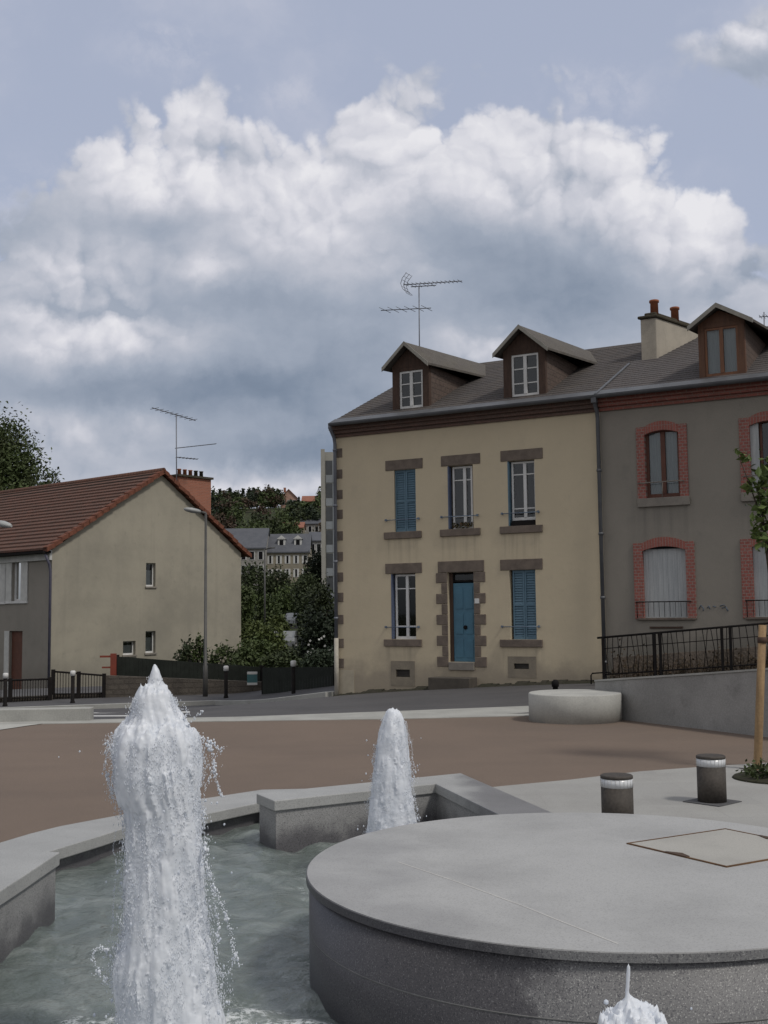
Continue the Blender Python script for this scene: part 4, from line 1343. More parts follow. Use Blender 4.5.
def gutter(parent, x0, x1, y, z, mat):
    m_ = MB(); n_ = 8
    pr = [(y - .075 * cos(pi * k / n_), z - .075 * sin(pi * k / n_)) for k in range(n_ + 1)]
    pr2 = [(y - .065 * cos(pi * k / n_), z - .065 * sin(pi * k / n_)) for k in range(n_ + 1)]
    m_.extx(pr + pr2[::-1], x0, x1)
    return m_.build('gutter', mat, parent)


gutter(ch, .05, HW + .01, EY - .06, ZE + .045, M['zinc'])


def slate_roof(parent, x0, x1, mat, ry=RY, name='roof', flip=True, th=.05, n_=26):
    m_ = MB()
    for k in range(n_):
        ya = EY + (ry - EY) * k / n_; yb = EY + (ry - EY) * (k + 1) / n_ + .05
        za, zb = roofz(ya) + .016, roofz(yb) + .002
        m_.loft([[(x0, ya, za - th), (x1, ya, za - th), (x1, ya, za), (x0, ya, za)], [(x0, yb, zb - th), (x1, yb, zb - th), (x1, yb, zb), (x0, yb, zb)]])
    yb2 = 2 * ry - EY
    m_.loft([[(x0, ry, RZ - th), (x1, ry, RZ - th), (x1, ry, RZ), (x0, ry, RZ)], [(x0, yb2, roofz(EY) - th), (x1, yb2, roofz(EY) - th), (x1, yb2, roofz(EY)), (x0, yb2, roofz(EY))]])
    m_.extx([(ry - .14, RZ - .05), (ry, RZ + .05), (ry + .14, RZ - .05)], x0, x1)
    return m_.build(name, mat, parent)


roof = slate_roof(ch, -.005, HW, M['slate'])
# zinc strip above the gutter
mb = MB(); mb.loft([[(x, EY - .02, roofz(EY - .02) + .022), (x, EY + .30, roofz(EY + .30) + .03), (x, EY + .30, roofz(EY + .3) + .02), (x, EY - .02, roofz(EY - .02) + .012)] for x in (-.01, HW)])
mb.build('eaves_flashing', M['zinc'], ch)


def dormer(parent, FR, a, b, zb, zt, yd, apex, tipl, tipr, mats, win, mull_bars, ridge_end_y, name='dormer', zwin=None):
    """a,b outer post edges (s), zb foot, zt top of window, yd front plane; apex (s,z), tips (s,z) of the roof front"""
    mpost, mcheek, mroof, mbarge, mwin = mats
    D = MB()
    wa, wb = win
    D.box(a, wa, yd, yd + .12, zb - .1, zt + .1); D.box(wb, b, yd, yd + .12, zb - .1, zt + .1)
    D.box(wa, wb, yd + .01, yd + .12, zt, zt + .14)
    # gable boarding
    ap = apex
    def rz(s): return ap[1] - .10 - abs(s - ap[0]) * ((ap[1] - tipl[1]) / (ap[0] - tipl[0]) if s < ap[0] else (ap[1] - tipr[1]) / (tipr[0] - ap[0]))
    D.extr([(a, zt + .101), (b, zt + .101), (b, max(rz(b), zt + .11)), (ap[0], rz(ap[0])), (a, max(rz(a), zt + .11))], yd + .005, yd + .1)
    D.box(wa, wb, yd + .55, yd + .6, zb, zt, 1)
    d_ = D.build(name, [mpost, M['dark']], parent)
    # cheeks: from front plane back to the roof
    C_ = MB()
    for s, t in ((a, .03), (b - .03, .03)):
        zt2 = rz(s + .015) - .01
        yend = EY + (zt2 - ZE - .05) / SL + .1
        C_.extx([(yd + .12, roofz(yd + .12) - .15), (yd + .12, zt2), (yend, zt2), (yend, zt2 - .15)], s, s + t)
    C_.build('cheek', mcheek, d_)
    Rf = MB(); th = .055; yf = yd - .22
    for (tp, sg) in ((tipl, -1), (tipr, 1)):
        y_t = EY + (tp[1] - ZE - .05) / SL + .06
        y_a = EY + (ap[1] - ZE - .05) / SL + .06
        lo = [(ap[0], yf, ap[1]), (tp[0], yf, tp[1]), (tp[0] + .26, 3.25, tp[1] + .17), (ap[0] + .26, 4.6, ap[1] + .22)]
        Rf.loft([[(x, y, z - th) for x, y, z in lo], lo])
    ro = Rf.build('dormer_roof', mroof, d_)
    Bg = MB()
    for tp in (tipl, tipr):
        Bg.loft([[(ap[0], y, ap[1] - .09), (tp[0], y, tp[1] - .09), (tp[0], y, tp[1] + .012), (ap[0], y, ap[1] + .012)] for y in (yf - .03, yf - .002)])
    Bg.build('bargeboard', mbarge, d_)
    w_ = window(d_, wa, wb, zb, zt, yd + .03, mwin, .5, mull_bars, .05)
    return d_


roofn = (0, -SL, 1)


def dormer_px(parent, foot, feet_r, postl, winl, winr, postr, ywt, apex_px, tl_px, tr_px, mats, bars, ymid):
    p = HF.hitplane(foot[0], foot[1], (0, EY, ZE + .05), roofn)
    yd = p.y
    def hx_(x, y): return HF.hit(x, y, 1, yd)
    a, wa, wb, b = [hx_(x, ymid)[0] for x in (postl, winl, winr, postr)]
    xm = (winl + winr) / 2
    zt = hx_(xm, ywt)[2]; zb = hx_(xm, (foot[1] + feet_r[1]) / 2)[2]
    ap = HF.hit(apex_px[0], apex_px[1], 1, yd - .22); tl = HF.hit(tl_px[0], tl_px[1], 1, yd - .22); tr_ = HF.hit(tr_px[0], tr_px[1], 1, yd - .22)
    sc = (ap[0] - tl[0] + tr_[0] - ap[0]) / 2
    zl_ = (tl[2] + tr_[2]) / 2
    ac = (tl[0] + tr_[0]) / 2
    0 and print('dormer', yd, a, wa, wb, b, zb, zt, ap, tl, tr_)
    return dormer(parent, HF, a, b, zb, zt, yd, (ap[0], ap[2]), (tl[0], zl_), (tr_[0], zl_), mats, (wa, wb), bars, None)


dm = (M['darkwood'], M['cheek'], M['dormer_slate'], M['barge'], M['white'])
dormer_px(ch, (399.3, 409.8), (422.7, 407.3), 392.5, 399.3, 422.7, 429, 370.4, (404.2, 341.8), (382, 367.4), (428, 363.2), dm, (.32, .66), 390)
dormer_px(ch, (511.3, 397.9), (538.6, 395), 503.4, 511.3, 538.6, 545.4, 353.6, (518.7, 325), (492.7, 353), (547.4, 348.4), dm, (.32, .66), 375)

# drain pipes
M['pipe_low'] = simple('cream_pipe', (.45, .42, .36), None, 4, .6)


def pipe(parent, s, z0, z1, y=-.1, r=.045, mat=None, top=True, zsplit=None):
    m_ = MB()
    pts = [(s, y, zsplit or z0), (s, y, z1 - .45)]
    if top: pts += [(s, y - .04, z1 - .3), (s, EY - .06, z1 - .08), (s, EY - .06, z1)]
    m_.tube(pts, r, 10)
    for zz in np.arange(z0 + .6, z1 - .5, 1.4):
        if zsplit is None or zz > zsplit: m_.tube([(s, y, zz - .03), (s, y, zz + .03)], r + .012, 10)
    o = m_.build('drain_pipe', mat or M['zinc_pipe'], parent)
    if zsplit:
        m2_ = MB(); m2_.tube([(s, y, z0), (s, y, zsplit)], r + .012, 10); m2_.build('pipe_sleeve', M['pipe_low'], o)
    return o


pipe(ch, .055, -.5, ZE + .02, zsplit=fz(334, 638))
pipe(ch, HW - .02, -.1, ZE + .02, mat=M['zinc'])
mb = MB(); mb.box(HW - .07, HW + .05, EY - .11, EY + .0, ZE - .13, ZE + .03); mb.build('hopper', M['zinc'], ch, bevel=.01)

# ------------------------------------------------------------------ grey house
gh = empty('grey_house', tuple(HF.world(HW, 0, 0)), -TH, 'grey rendered terraced house with red brick window surrounds and a wooden dormer', 'house')
GF = Frame(HF.world(HW, 0, 0), -TH)
GW = 8.6


def gx(px, py): return GF.hit(px, py, 1, 0)[0]
def gz(px, py): return GF.hit(px, py, 1, 0)[2]


gops, gsur = [], []
for (xi0, xi1, xo0, xo1, ysp, ycr, yb, sill, kind) in ((645.3, 679.5, 637.2, 688, 433.5, 430, 497.4, True, 'curtain'), (750.6, 787, 740.3, 797, 425, 421.5, 492, True, 'open'),
                                                       (643.4, 686.8, 634.6, 695.8, 550.3, 546.2, 617.7, False, 'slat'), (753.4, 799, 742, 808, 549.4, 545.5, 617.6, False, 'slat')):
    ym = (ysp + yb) / 2; xm = (xi0 + xi1) / 2
    i0, i1, o0, o1 = gx(xi0, ym), gx(xi1, ym), gx(xo0, ym), gx(xo1, ym)
    zs, zc, zb = gz(xm, ysp), gz(xm, ycr), gz(xm, yb)
    gsur.append((i0, i1, o0, o1, zs, zc, zb, sill, kind))
zt_u = (gsur[0][4], gsur[0][5], gsur[0][6]); zt_l = (gsur[2][4], gsur[2][5], gsur[2][6])
gsur = [g[:4] + (zt_u if k < 2 else zt_l) + g[7:] for k, g in enumerate(gsur)]
gops = [(g[0] - .015, g[1] + .015, g[6], g[5] + .04) for g in gsur]
mb = MB(); facade(mb, 0, GW, -1.6, ZE - .02, gops, .22)
for q in (((GW, 0, -1.6), (GW, 0, ZE), (GW, RY, RZ - .1), (GW, HD, ZE), (GW, HD, -1.6)), ((0, HD, -1.6), (GW, HD, -1.6), (GW, HD, ZE), (0, HD, ZE))): mb.face(q)
mb.build('wall', [M['grey_render'], M['dark']], gh, recalc=False)
mb = MB()
for i in range(3): mb.box(.004, GW, -.05 - .07 * i, .05, zc0 + .09 * i + .001, zc0 + .09 * (i + 1))
mb.box(.005, GW, -.188, .05, zc0 + .2701, 6.335)
mb.build('cornice', M['brick_cornice'], gh)
gutter(gh, .02, GW, EY - .06, ZE + .045, M['zinc'])
slate_roof(gh, .001, GW, M['slate_grey'])
mb = MB(); mb.loft([[(x, EY - .02, roofz(EY - .02) + .022), (x, EY + .30, roofz(EY + .30) + .03), (x, EY + .30, roofz(EY + .3) + .02), (x, EY - .02, roofz(EY - .02) + .012)] for x in (.002, GW)])
mb.build('eaves_flashing', M['zinc'], gh)
mb = MB(); mb.loft([[(s, y, roofz(y) + .02), (s, y, roofz(y) + .045), (s + .06, y, roofz(y) + .045), (s + .06, y, roofz(y) + .02)] for s, y in ((-.03, EY), (-.03, 2.4))])
mb.build('verge_flashing', M['zinc'], gh)
M['slatwhite'] = simple('white_plastic_slats', (.42, .435, .44), (.33, .35, .36), 3, .6, .3, 30, .08, .1, stretch=(9, 9, .5))
M['redwood'] = simple('red_brown_frame', (.125, .052, .036), (.095, .042, .03), 5, .6, .3, 40, .1, .1)
for (i0, i1, o0, o1, zs, zc, zb, sill, kind) in gsur:
    rise = zc - zs; n_ = 12
    arc = [(i0 + (i1 - i0) * k / n_, zs + rise * (1 - (2 * k / n_ - 1) ** 2)) for k in range(n_ + 1)]
    zo_s, zo_c = zs + .17, zc + .2
    oarc = [(i0 + (i1 - i0) * k / n_, zo_s + (zo_c - zo_s) * (1 - (2 * k / n_ - 1) ** 2)) for k in range(n_ + 1)]
    S_ = MB()
    for l_, r_ in ((o0, i0), (i1, o1)): S_.box(l_, r_, -.03, .12, zb + (0 if sill else -.02), zs + .17)
    for k in range(n_):
        S_.loft([[(arc[k][0], y, arc[k][1]), (arc[k + 1][0], y, arc[k + 1][1]), (oarc[k + 1][0], y, oarc[k + 1][1]), (oarc[k][0], y, oarc[k][1])] for y in (-.03, .12)], 1)
    so = S_.build('brick_surround', [M['brick'], M['brickarch']], gh)
    m_ = MB()
    if sill: m_.box(o0 - .01, o1 + .02, -.06, .2, zb - .19, zb - .002)
    else: m_.box(o0 + .05, o1 - .02, -.06, .2, zb - .05, zb - .002)
    m_.build('sill', M['sill_pale'] if sill else M['stone'], gh, bevel=.008)
    # window behind the arch
    wz1 = zc + .03
    if kind == 'curtain':
        w_ = window(gh, i0, i1, zb, wz1, .10, M['redwood'], .5, (), .06)
        m_ = MB(); K = 40
        pr = [(i0 + .03 + (i1 - i0 - .06) * k / K, .165 + .012 * sin(k * 1.7)) for k in range(K + 1)]
        m_.loft([[(x, y, zb + .05) for x, y in pr], [(x, y, wz1) for x, y in pr]], closed=False, caps=False, sm=True)
        m_.build('curtain', M['curtain'], w_, recalc=False)
    elif kind == 'open':
        m_ = MB(); m_.box(i0, i0 + .17, .04, .09, zb, wz1 - .02); m_.build('shutter', M['slatwhite'], gh)
        window(gh, i0 + .18, i1, zb, wz1, .11, M['redwood'], .6, (), .05)
    else:
        m_ = MB(); K = 9
        for k in range(K):
            x0_, x1_ = i0 + (i1 - i0) * k / K, i0 + (i1 - i0) * (k + 1) / K
            m_.box(x0_ + .002, x1_ - .002, .07 + .003 * (k % 3), .09 + .003 * (k % 3), zb, zc - .05)
        m_.box(i0, i1, .078, .1, zb, zc - .05)
        m_.box(i0, i1, .04, .12, zc - .05, wz1, 1)
        m_.build('shutter', [M['slatwhite'], M['dark']], gh)
    m_ = MB(); z = zb + .33 if sill else zb + .34
    m_.tube([(i0 - .16, -.09, z), (i1 + .10, -.09, z)], .012, 6)
    for s in (i0 - .14, i1 + .08): m_.tube([(s, -.09, z), (s, .0, z)], .012, 6)
    if not sill:
        for k in range(9): s = i0 + (i1 - i0) * k / 8; m_.tube([(s, -.09, z), (s, -.09, zb + .02)], .005, 5)
        for s in (i0 - .13,): m_.tube([(s, -.09, z), (s, -.09, zb)], .01, 5)
    else: m_.tube([((i0 + i1) / 2 + .02, -.09, z), ((i0 + i1) / 2, -.09, zb)], .01, 6)
    m_.build('guard_rail', M['sill_pale'] if sill else M['iron'], gh)
# ledge line and faint blue scribble
m_ = MB(); q = (gx(650, 627), gx(683, 627.5)); z = gz(665, 627.5); m_.box(q[0], q[1], -.03, .02, z - .02, z + .02); m_.build('ledge', M['darkwood'], gh)
m_ = MB()
for stk in ([(699, 609), (701, 605), (704, 609), (703, 611)], [(707, 608), (709, 606), (710, 609)], [(713, 606), (716, 607)], [(720, 606), (724, 604.5), (726, 607), (722, 608)], [(726, 607), (728, 611)]):
    m_.tube([(gx(x, y), -.004, gz(x, y)) for x, y in stk], .012, 5)
tag(m_.build('graffiti', simple('faded_blue_spray', (.085, .125, .18), (.15, .16, .17), 12, .9), gh), kind='stuff')
# wooden dormer
M['postwood'] = simple('stained_post_wood', (.125, .062, .036), (.09, .046, .029), 3, .6, .3, 40, .12, .1, stretch=(6, 6, .8))
gdm = (M['postwood'], M['cheek'], M['dormer_slate'], M['barge'], M['wood'])


def hit_g(px, py, y): return GF.hit(px, py, 1, y)


def gdormer():
    p = GF.hitplane(699, 378.5, (0, EY, ZE + .05), roofn); yd = p.y
    a, wa, wb, b = [hit_g(x, 350, yd)[0] for x in (698.5, 704.5, 738.5, 745)]
    zt = hit_g(721, 326.5, yd)[2]; zb = hit_g(721, 376, yd)[2]
    ap = hit_g(715.9, 303.3, yd - .22); tl = hit_g(687.3, 326.2, yd - .22); tr_ = hit_g(752.8, 319.5, yd - .22); z_ = (tl[2] + tr_[2]) / 2
    print('gdormer', yd, a, wa, wb, b, zb, zt, ap, tl, tr_)
    d_ = dormer(gh, GF, a, b, zb, zt, yd, (ap[0], ap[2]), (tl[0], z_), (tr_[0], z_), gdm, (wa, wb), (), None)
    m_ = MB(); K = 30
    pr = [(wa + .03 + (wb - wa - .06) * k / K, yd + .13 + .012 * sin(k * 1.9)) for k in range(K + 1)]
    m_.loft([[(x, y, zb + .05) for x, y in pr], [(x, y, zt) for x, y in pr]], closed=False, caps=False, sm=True)
    m_.build('curtain', M['curtain'], d_, recalc=False)


gdormer()
# party-wall chimney
pf = HF.hitplane(650, 359.5, (0, EY, ZE + .05), roofn); cy0 = pf.y
cs0, cs1 = HF.hit(640.8, 340, 1, cy0)[0] - HW, HF.hit(656.7, 340, 1, cy0)[0] - HW
cz = HF.hit(649, 318.5, 1, cy0)[2]
cy1 = max(cy0 + 2.6, GF.hit(697, 336, 0, cs1)[1])
print('chimney', cy0, cs0, cs1, cz)
SK = .29                                          # the stack runs back slightly askew
def stack(a, b, y0, y1, z0, z1, inset_=0): return [(a + SK * (y0 - cy0), y0), (b + SK * (y0 - cy0), y0), (b + SK * (y1 - cy0), y1), (a + SK * (y1 - cy0), y1)]


cy1 = cy0 + 2.0
mb = MB(); mb.prism(stack(cs0, cs1, cy0, cy1, 0, 0), roofz(cy0) - .5, cz)
chn = mb.build('chimney', M['chim'], gh, bevel=.02)
mb = MB(); mb.prism(stack(cs0 - .05, cs1 + .05, cy0 - .05, cy1 + .05, 0, 0), cz + .001, cz + .08); mb.prism(stack(cs0 + .05, cs1 - .05, cy0 + .08, cy1 - .1, 0, 0), cz + .08, cz + .17)
mb.build('chimney_cap', M['moss'], chn, bevel=.03)
for yy in (cy0 + .2, cy0 + 1.12):
    mb = MB(); mb.lathe([(.10, 0), (.095, .3), (.12, .31), (.12, .36), (.10, .37)], 16, ((cs0 + cs1) / 2 + SK * (yy - cy0) + .05, yy, cz + .12)); mb.build('chimney_pot', M['terracotta'], chn)


# ------------------------------------------------------------------ iron railing beside the grey house
def railing():
    pa = (604, 679, 637.0); pb = (768, 668.2, 624.3)
    ya = -1.0
    a = HF.hit(pa[0], pa[1], 1, ya); b = HF.hit(pb[0], pb[1], 1, ya); at = HF.hit(pa[0], pa[2], 1, ya); bt = HF.hit(pb[0], pb[2], 1, ya)
    e = empty('iron_railing', tuple(HF.world(a[0], ya, a[2])), -TH, 'black iron railing with uneven bars on the slope before the grey house', 'railing')
    s1 = (b[0] - a[0]); slope = (b[2] - a[2]) / s1; hh = at[2] - a[2]; Ln = s1 * 1.5
    m_ = MB(); m_.tube([(-.12, 0, hh - .02), (Ln, 0, hh + slope * Ln)], .022, 8); m_.build('handrail', M['iron'], e)
    m_ = MB(); m_.tube([(0, 0, .09), (Ln, 0, .09 + slope * Ln)], .016, 6); m_.tube([(0, 0, hh * .72), (Ln, 0, hh * .72 + slope * Ln)], .009, 6); m_.build('rail', M['iron'], e)
    R = random.Random(3)
    for s in (0, s1 * .33, s1 * .365, s1 * .74, s1 * .79, s1 * 1.12, s1 * 1.48):
        m_ = MB(); m_.box(s - .025, s + .025, -.025, .025, -.35 + slope * s, hh + slope * s); m_.build('post', M['iron'], e)
    m_ = MB(); s = .1
    while s < Ln - .05:
        k = R.uniform(-.05, .05)
        m_.tube([(s, 0, .09 + slope * s), (s + k, .01, hh * .5 + slope * s), (s - k * .3, 0, hh - .01 + slope * s)], .0085, 5)
        s += R.uniform(.075, .14)
    m_.build('bars', M['iron'], e)
    # low rubble kerb it stands on
    m_ = MB(); m_.loft([[(s, -.1, slope * s - .7), (s, -.1, slope * s - .02), (s, .12, slope * s - .02), (s, .12, slope * s - .7)] for s in (-.1, Ln)])
    m_.build('kerb', M['moss'], e)
    return a, slope, hh, s1


ra, rslope, rhh, rs1 = railing()
# little hooped pipe left of the railing
hp = HF.world(ra[0] - .45, -.5, 0); gz0 = float(near(hp.x, hp.y))
mb = MB(); mb.tube([(0, 0, -.1), (0, 0, .18), (.03, 0, .23), (.38, 0, .26), (.45, 0, .24)], .016, 8)
o = tag(mb.build('pipe_hoop', M['iron']), 'short bent black pipe handrail at the corner of the cream house', 'pipe'); o.location = (hp.x, hp.y, gz0); o.rotation_euler.z = -TH
# dark dead growth and rubble behind the railing
M['twig'] = simple('dry_growth', (.085, .062, .045), (.045, .04, .028), 9, .95, .1, 30, .2, 0)
R = random.Random(8)
mb = MB()
for k in range(330):
    s = R.uniform(.05, rs1 * 1.45); y = R.uniform(.1, .55); z0 = rslope * s - .1; h_ = abs(R.gauss(.35, .2)) * (1.2 if s < .9 else .8)
    mb.tube([(s, y, z0), (s + R.uniform(-.1, .1), y + R.uniform(-.1, .1), z0 + h_ * .6), (s + R.uniform(-.2, .2), y + R.uniform(-.1, .1), z0 + h_)], [.006, .004, .002], 4)
    for q in range(3):
        c_ = Vector((s + R.uniform(-.15, .15), y + R.uniform(-.1, .1), z0 + h_ * R.uniform(.4, 1.05))); v0 = Vector((R.uniform(-1, 1), R.uniform(-1, 1), R.uniform(-1, 1))).normalized() * .035; v1 = v0.orthogonal().normalized() * .022
        mb.face([c_ - v0, c_ + v1, c_ + v0, c_ - v1])
o = tag(mb.build('dry_plants', M['twig'], recalc=False), 'tangle of dry brown weeds growing behind the iron railing', 'weeds', kind='stuff')
w0 = HF.world(ra[0], -1.0, ra[2]); o.location = w0; o.rotation_euler.z = -TH
mb = MB(); mb.loft([[(s, .55, rslope * s - .7), (s, .55, rslope * s + .42), (s, .72, rslope * s + .42), (s, .72, rslope * s - .7)] for s in (.02, rs1 * 1.5)])
o = tag(mb.build('low_wall', simple('rubble_stone', (.20, .165, .135), (.11, .095, .08), 4.5, .95, .1, 20, .35, .6, .03)), 'low reddish rubble wall behind the iron railing at the grey house', 'wall')
o.location = w0; o.rotation_euler.z = -TH


# ------------------------------------------------------------------ aerials
def aerial(FR, yl, mast, booms, els, label, r=.018, base_ext=.4):
    (mx_, my0, my1) = mast
    b = FR.hit(mx_, my1, 1, yl); t = FR.hit(mx_ - .5, my0, 1, yl)
    w = FR.world(b[0], yl, b[2] - base_ext)
    e = empty('tv_aerial', tuple(w), FR.a, label, 'aerial', 'television aerials on the roofs')
    m_ = MB(); m_.tube([(0, 0, 0), (t[0] - b[0], 0, t[2] - b[2] + base_ext)], r, 6); m_.build('mast', M['zinc_pipe'], e)
    for i, (x0, y0, x1, y1) in enumerate(booms):
        p = FR.hit(x0, y0, 1, yl); q = FR.hit(x1, y1, 1, yl); o0 = Vector((b[0], yl, b[2] - base_ext))
        P, Q = Vector(p) - o0, Vector(q) - o0
        m_ = MB(); m_.tube([P, Q], r * .75, 6)
        n_, ln = els[i]
        for k in range(n_):
            c_ = P.lerp(Q, (k + .5) / n_); m_.tube([c_ + Vector((0, -ln, 0)), c_ + Vector((0, ln, 0))], r * .45, 4)
        m_.build('antenna', M['zinc_pipe'], e)
    return e


e = aerial(HF, 4.75, (419.5, 286, 372), [(404, 284.8, 462, 281), (411, 286.8, 436, 285.3), (381, 310.4, 431, 308)], [(14, .16), (4, .1), (6, .35)], 'tall roof aerial with two crossed booms above the left dormer of the cream house')
p0 = Vector(HF.hit(403.5, 285, 1, 4.75)) - (Vector(HF.hit(419.5, 372, 1, 4.75)) - Vector((0, 0, .4)))
m_ = MB()
for sg in (1, -1):
    for dy_ in (-.18, 0, .18): m_.tube([p0 + Vector((0, dy_, 0)), p0 + Vector((.06, dy_, sg * .16)), p0 + Vector((.2, dy_, sg * .3))], .008, 4)
    for t in (.1, .2, .3): m_.tube([p0 + Vector((t * .55, -.18, sg * t)), p0 + Vector((t * .55, .18, sg * t))], .006, 4)
m_.build('reflector', M['zinc_pipe'], e)
aerial(GF, 4.75, (764.5, 312, 372), [(759, 317, 772, 316)], [(4, .2)], 'small roof aerial peeping up beside the wooden dormer of the grey house', .015)

# ------------------------------------------------------------------ gable house at left
GA = radians(50)
g0 = onY(51.5, 600, 45.0)
QF = Frame((g0.x, g0.y), GA)
gb = empty('gable_house', (g0.x, g0.y, 0), GA, 'old house with a bare buff gable wall and red clay tile roof', 'house')
QW = QF.hit(241, 600, 1, 0)[0]
ez = QF.hit(52, 549.5, 1, 0)[2]; er = QF.hit(241, 553, 1, 0)[2]
apx = QF.hit(161, 474, 1, 0)
print('gable', QW, ez, er, apx)
QD = 24.0
ax_, az_ = apx[0], apx[2]
zlE, zrE = ez, er
mb = MB()
qops_l = []                                              # windows on the side wall (x = 0 plane)
gw_ops = []
for (x0, x1, y0, y1) in ((146, 155.5, 563, 586.5), (145.5, 155.5, 631, 653), (123, 135.5, 641, 655)):
    a = QF.hit(x0, (y0 + y1) / 2, 1, 0); b = QF.hit(x1, (y0 + y1) / 2, 1, 0); c = QF.hit((x0 + x1) / 2, y1, 1, 0); d = QF.hit((x0 + x1) / 2, y0, 1, 0)
    gw_ops.append((a[0], b[0], c[2], d[2]))
zmid = min(zlE, zrE) - .02
facade(mb, 0, QW, -3.2, zmid, gw_ops, .28)
mb.face([(0, 0, zmid), (QW, 0, zmid), (QW, 0, zrE), (ax_, 0, az_), (0, 0, zlE)])
mb.face([(QW, 0, -3.2), (QW, QD, -3.2), (QW, QD, zrE), (QW, 0, zrE)])
mb.face([(0, QD, -3.2), (QW, QD, -3.2), (QW, QD, zrE), (ax_, QD, az_), (0, QD, zlE)])
mb.build('wall', [M['gable_render'], M['dark']], gb, recalc=False)
for o in gw_ops:
    w_ = window(gb, o[0] + .02, o[1], o[2], o[3], .16, M['white'], None, (), .05)
    m_ = MB(); m_.box(o[0] + .06, o[1] - .04, .24, .26, o[2] + .04, o[2] + (o[3] - o[2]) * .7); m_.build('blind', M['offwhite'], w_)
    m_ = MB(); m_.box(o[0] - .05, o[1] + .05, -.05, .1, o[2] - .07, o[2] - .002); m_.build('sill', M['sill_pale'], gb)
# side wall with openings (local x = 0 plane, running back along y)
sw_ = empty('side', (0, 0, 0)); sw_.name = 'tmp'


def side_rect(x0, x1, y0, y1):
    a = QF.hit(x0, (y0 + y1) / 2, 0, 0); b = QF.hit(x1, (y0 + y1) / 2, 0, 0); c = QF.hit((x0 + x1) / 2, y1, 0, 0); d = QF.hit((x0 + x1) / 2, y0, 0, 0)
    return (min(a[1], b[1]), max(a[1], b[1]), c[2], d[2])


so_ = [side_rect(12.5, 21.5, 560.5, 601), side_rect(-9, 0.5, 561, 602), side_rect(9, 22, 631, 694)]
bpy.data.objects.remove(sw_)
mt_ = MB(); facade(mt_, -QD, 0, -3.2, zlE, [(-o[1], -o[0], o[2], o[3]) for o in so_], .22)
mt_.v = [(y, -x, z) for x, y, z in mt_.v]                # (x along wall, y inward) -> building axes
mt_.build('side_wall', [M['side_render'], M['dark']], gb, recalc=False)
for k, o in enumerate(so_):
    m_ = MB()
    fwd = .10
    if k < 2:
        m_.box(fwd, fwd + .05, o[0], o[0] + .07, o[2], o[3]); m_.box(fwd, fwd + .05, o[1] - .07, o[1], o[2], o[3]); m_.box(fwd, fwd + .05, o[0] + .07, o[1] - .07, o[3] - .07, o[3]); m_.box(fwd, fwd + .05, o[0] + .07, o[1] - .07, o[2], o[2] + .08)
        w_ = m_.build('window', M['white'], gb)
        g_ = MB(); g_.face([(fwd + .03, o[0], o[2]), (fwd + .03, o[1], o[2]), (fwd + .03, o[1], o[3]), (fwd + .03, o[0], o[3])]); g_.build('pane', M['glass'], w_, recalc=False)
        s_ = MB(); s_.box(-.06, .1, o[0] - .5, o[1] + .5, o[2] - .1, o[2] - .002); s_.build('sill', M['white'], gb)
        for a_ in (o[0] - .5, o[1] + .02):
            s_ = MB(); s_.box(-.05, -.012, a_, a_ + .48, o[2], o[3]); s_.build('shutter', M['offwhite'], gb)
    else:
        m_.box(.12, .17, o[0], o[1], o[2], o[3]); m_.build('door', M['redwood'], gb)
        s_ = MB(); s_.box(-.03, .1, o[1] + .001, o[1] + .35, o[2], o[3]); s_.build('door_post', M['offwhite'], gb)
# eaves board
mb = MB(); mb.box(-.12, -.002, 0, QD, zlE - .42, zlE - .02); mb.build('eaves_board', M['offwhite'], gb)
mb = MB(); mb.box(-.5, -.12, -.1, QD, zlE - .16, zlE - .06); mb.build('gutter', M['iron'], gb)


def tile_side(x_e, z_e, x_r, z_r, n_):
    m_ = MB(); sg = 1 if x_r > x_e else -1
    for k in range(n_):
        t0, t1 = k / n_, (k + 1) / n_ + .012
        xa, xb = x_e + (x_r - x_e) * t0, x_e + (x_r - x_e) * t1
        za, zb = z_e + (z_r - z_e) * t0 + .085, z_e + (z_r - z_e) * t1 + .005
        m_.loft([[(xa, -.18, za - .09), (xa, QD + .2, za - .09), (xa, QD + .2, za), (xa, -.18, za)], [(xb, -.18, zb - .06), (xb, QD + .2, zb - .06), (xb, QD + .2, zb), (xb, -.18, zb)]])
    return m_.build('roof', M['tile'], gb)


slL = (az_ - zlE) / ax_; slR = (az_ - zrE) / (QW - ax_)
zt_ = az_ + .12
ovR = QF.hit(251, 556.5, 1, -.18); ovL = QF.hit(46.5, 549.5, 1, -.18)
tile_side(ovL[0], ovL[2], ax_, zt_, 20)
tile_side(ovR[0], ovR[2], ax_, zt_, 20)
mb = MB()
for (xe, ze_) in ((ovL[0], ovL[2]), (ovR[0], ovR[2])):
    n_ = 18
    for k in range(n_):
        t0, t1 = k / n_, (k + 1) / n_ + .01
        xa, xb = xe + (ax_ - xe) * t0, xe + (ax_ - xe) * t1; jz = random.uniform(-.03, .03); za, zb = ze_ + (zt_ - ze_) * t0 + .10 + jz, ze_ + (zt_ - ze_) * t1 + .05 + jz
        mb.loft([[(x, -.24, z - .17), (x, .06, z - .15), (x, .06, z + .02), (x, -.24, z + .02)] for x, z in ((xa, za), (xb, zb))])
mb.build('verge_tiles', M['verge'], gb)
mb = MB(); mb.tube([(ax_, -.2, zt_ + .02), (ax_, QD + .2, zt_ + .02)], .13, 10); mb.build('ridge_tiles', M['tile'], gb)
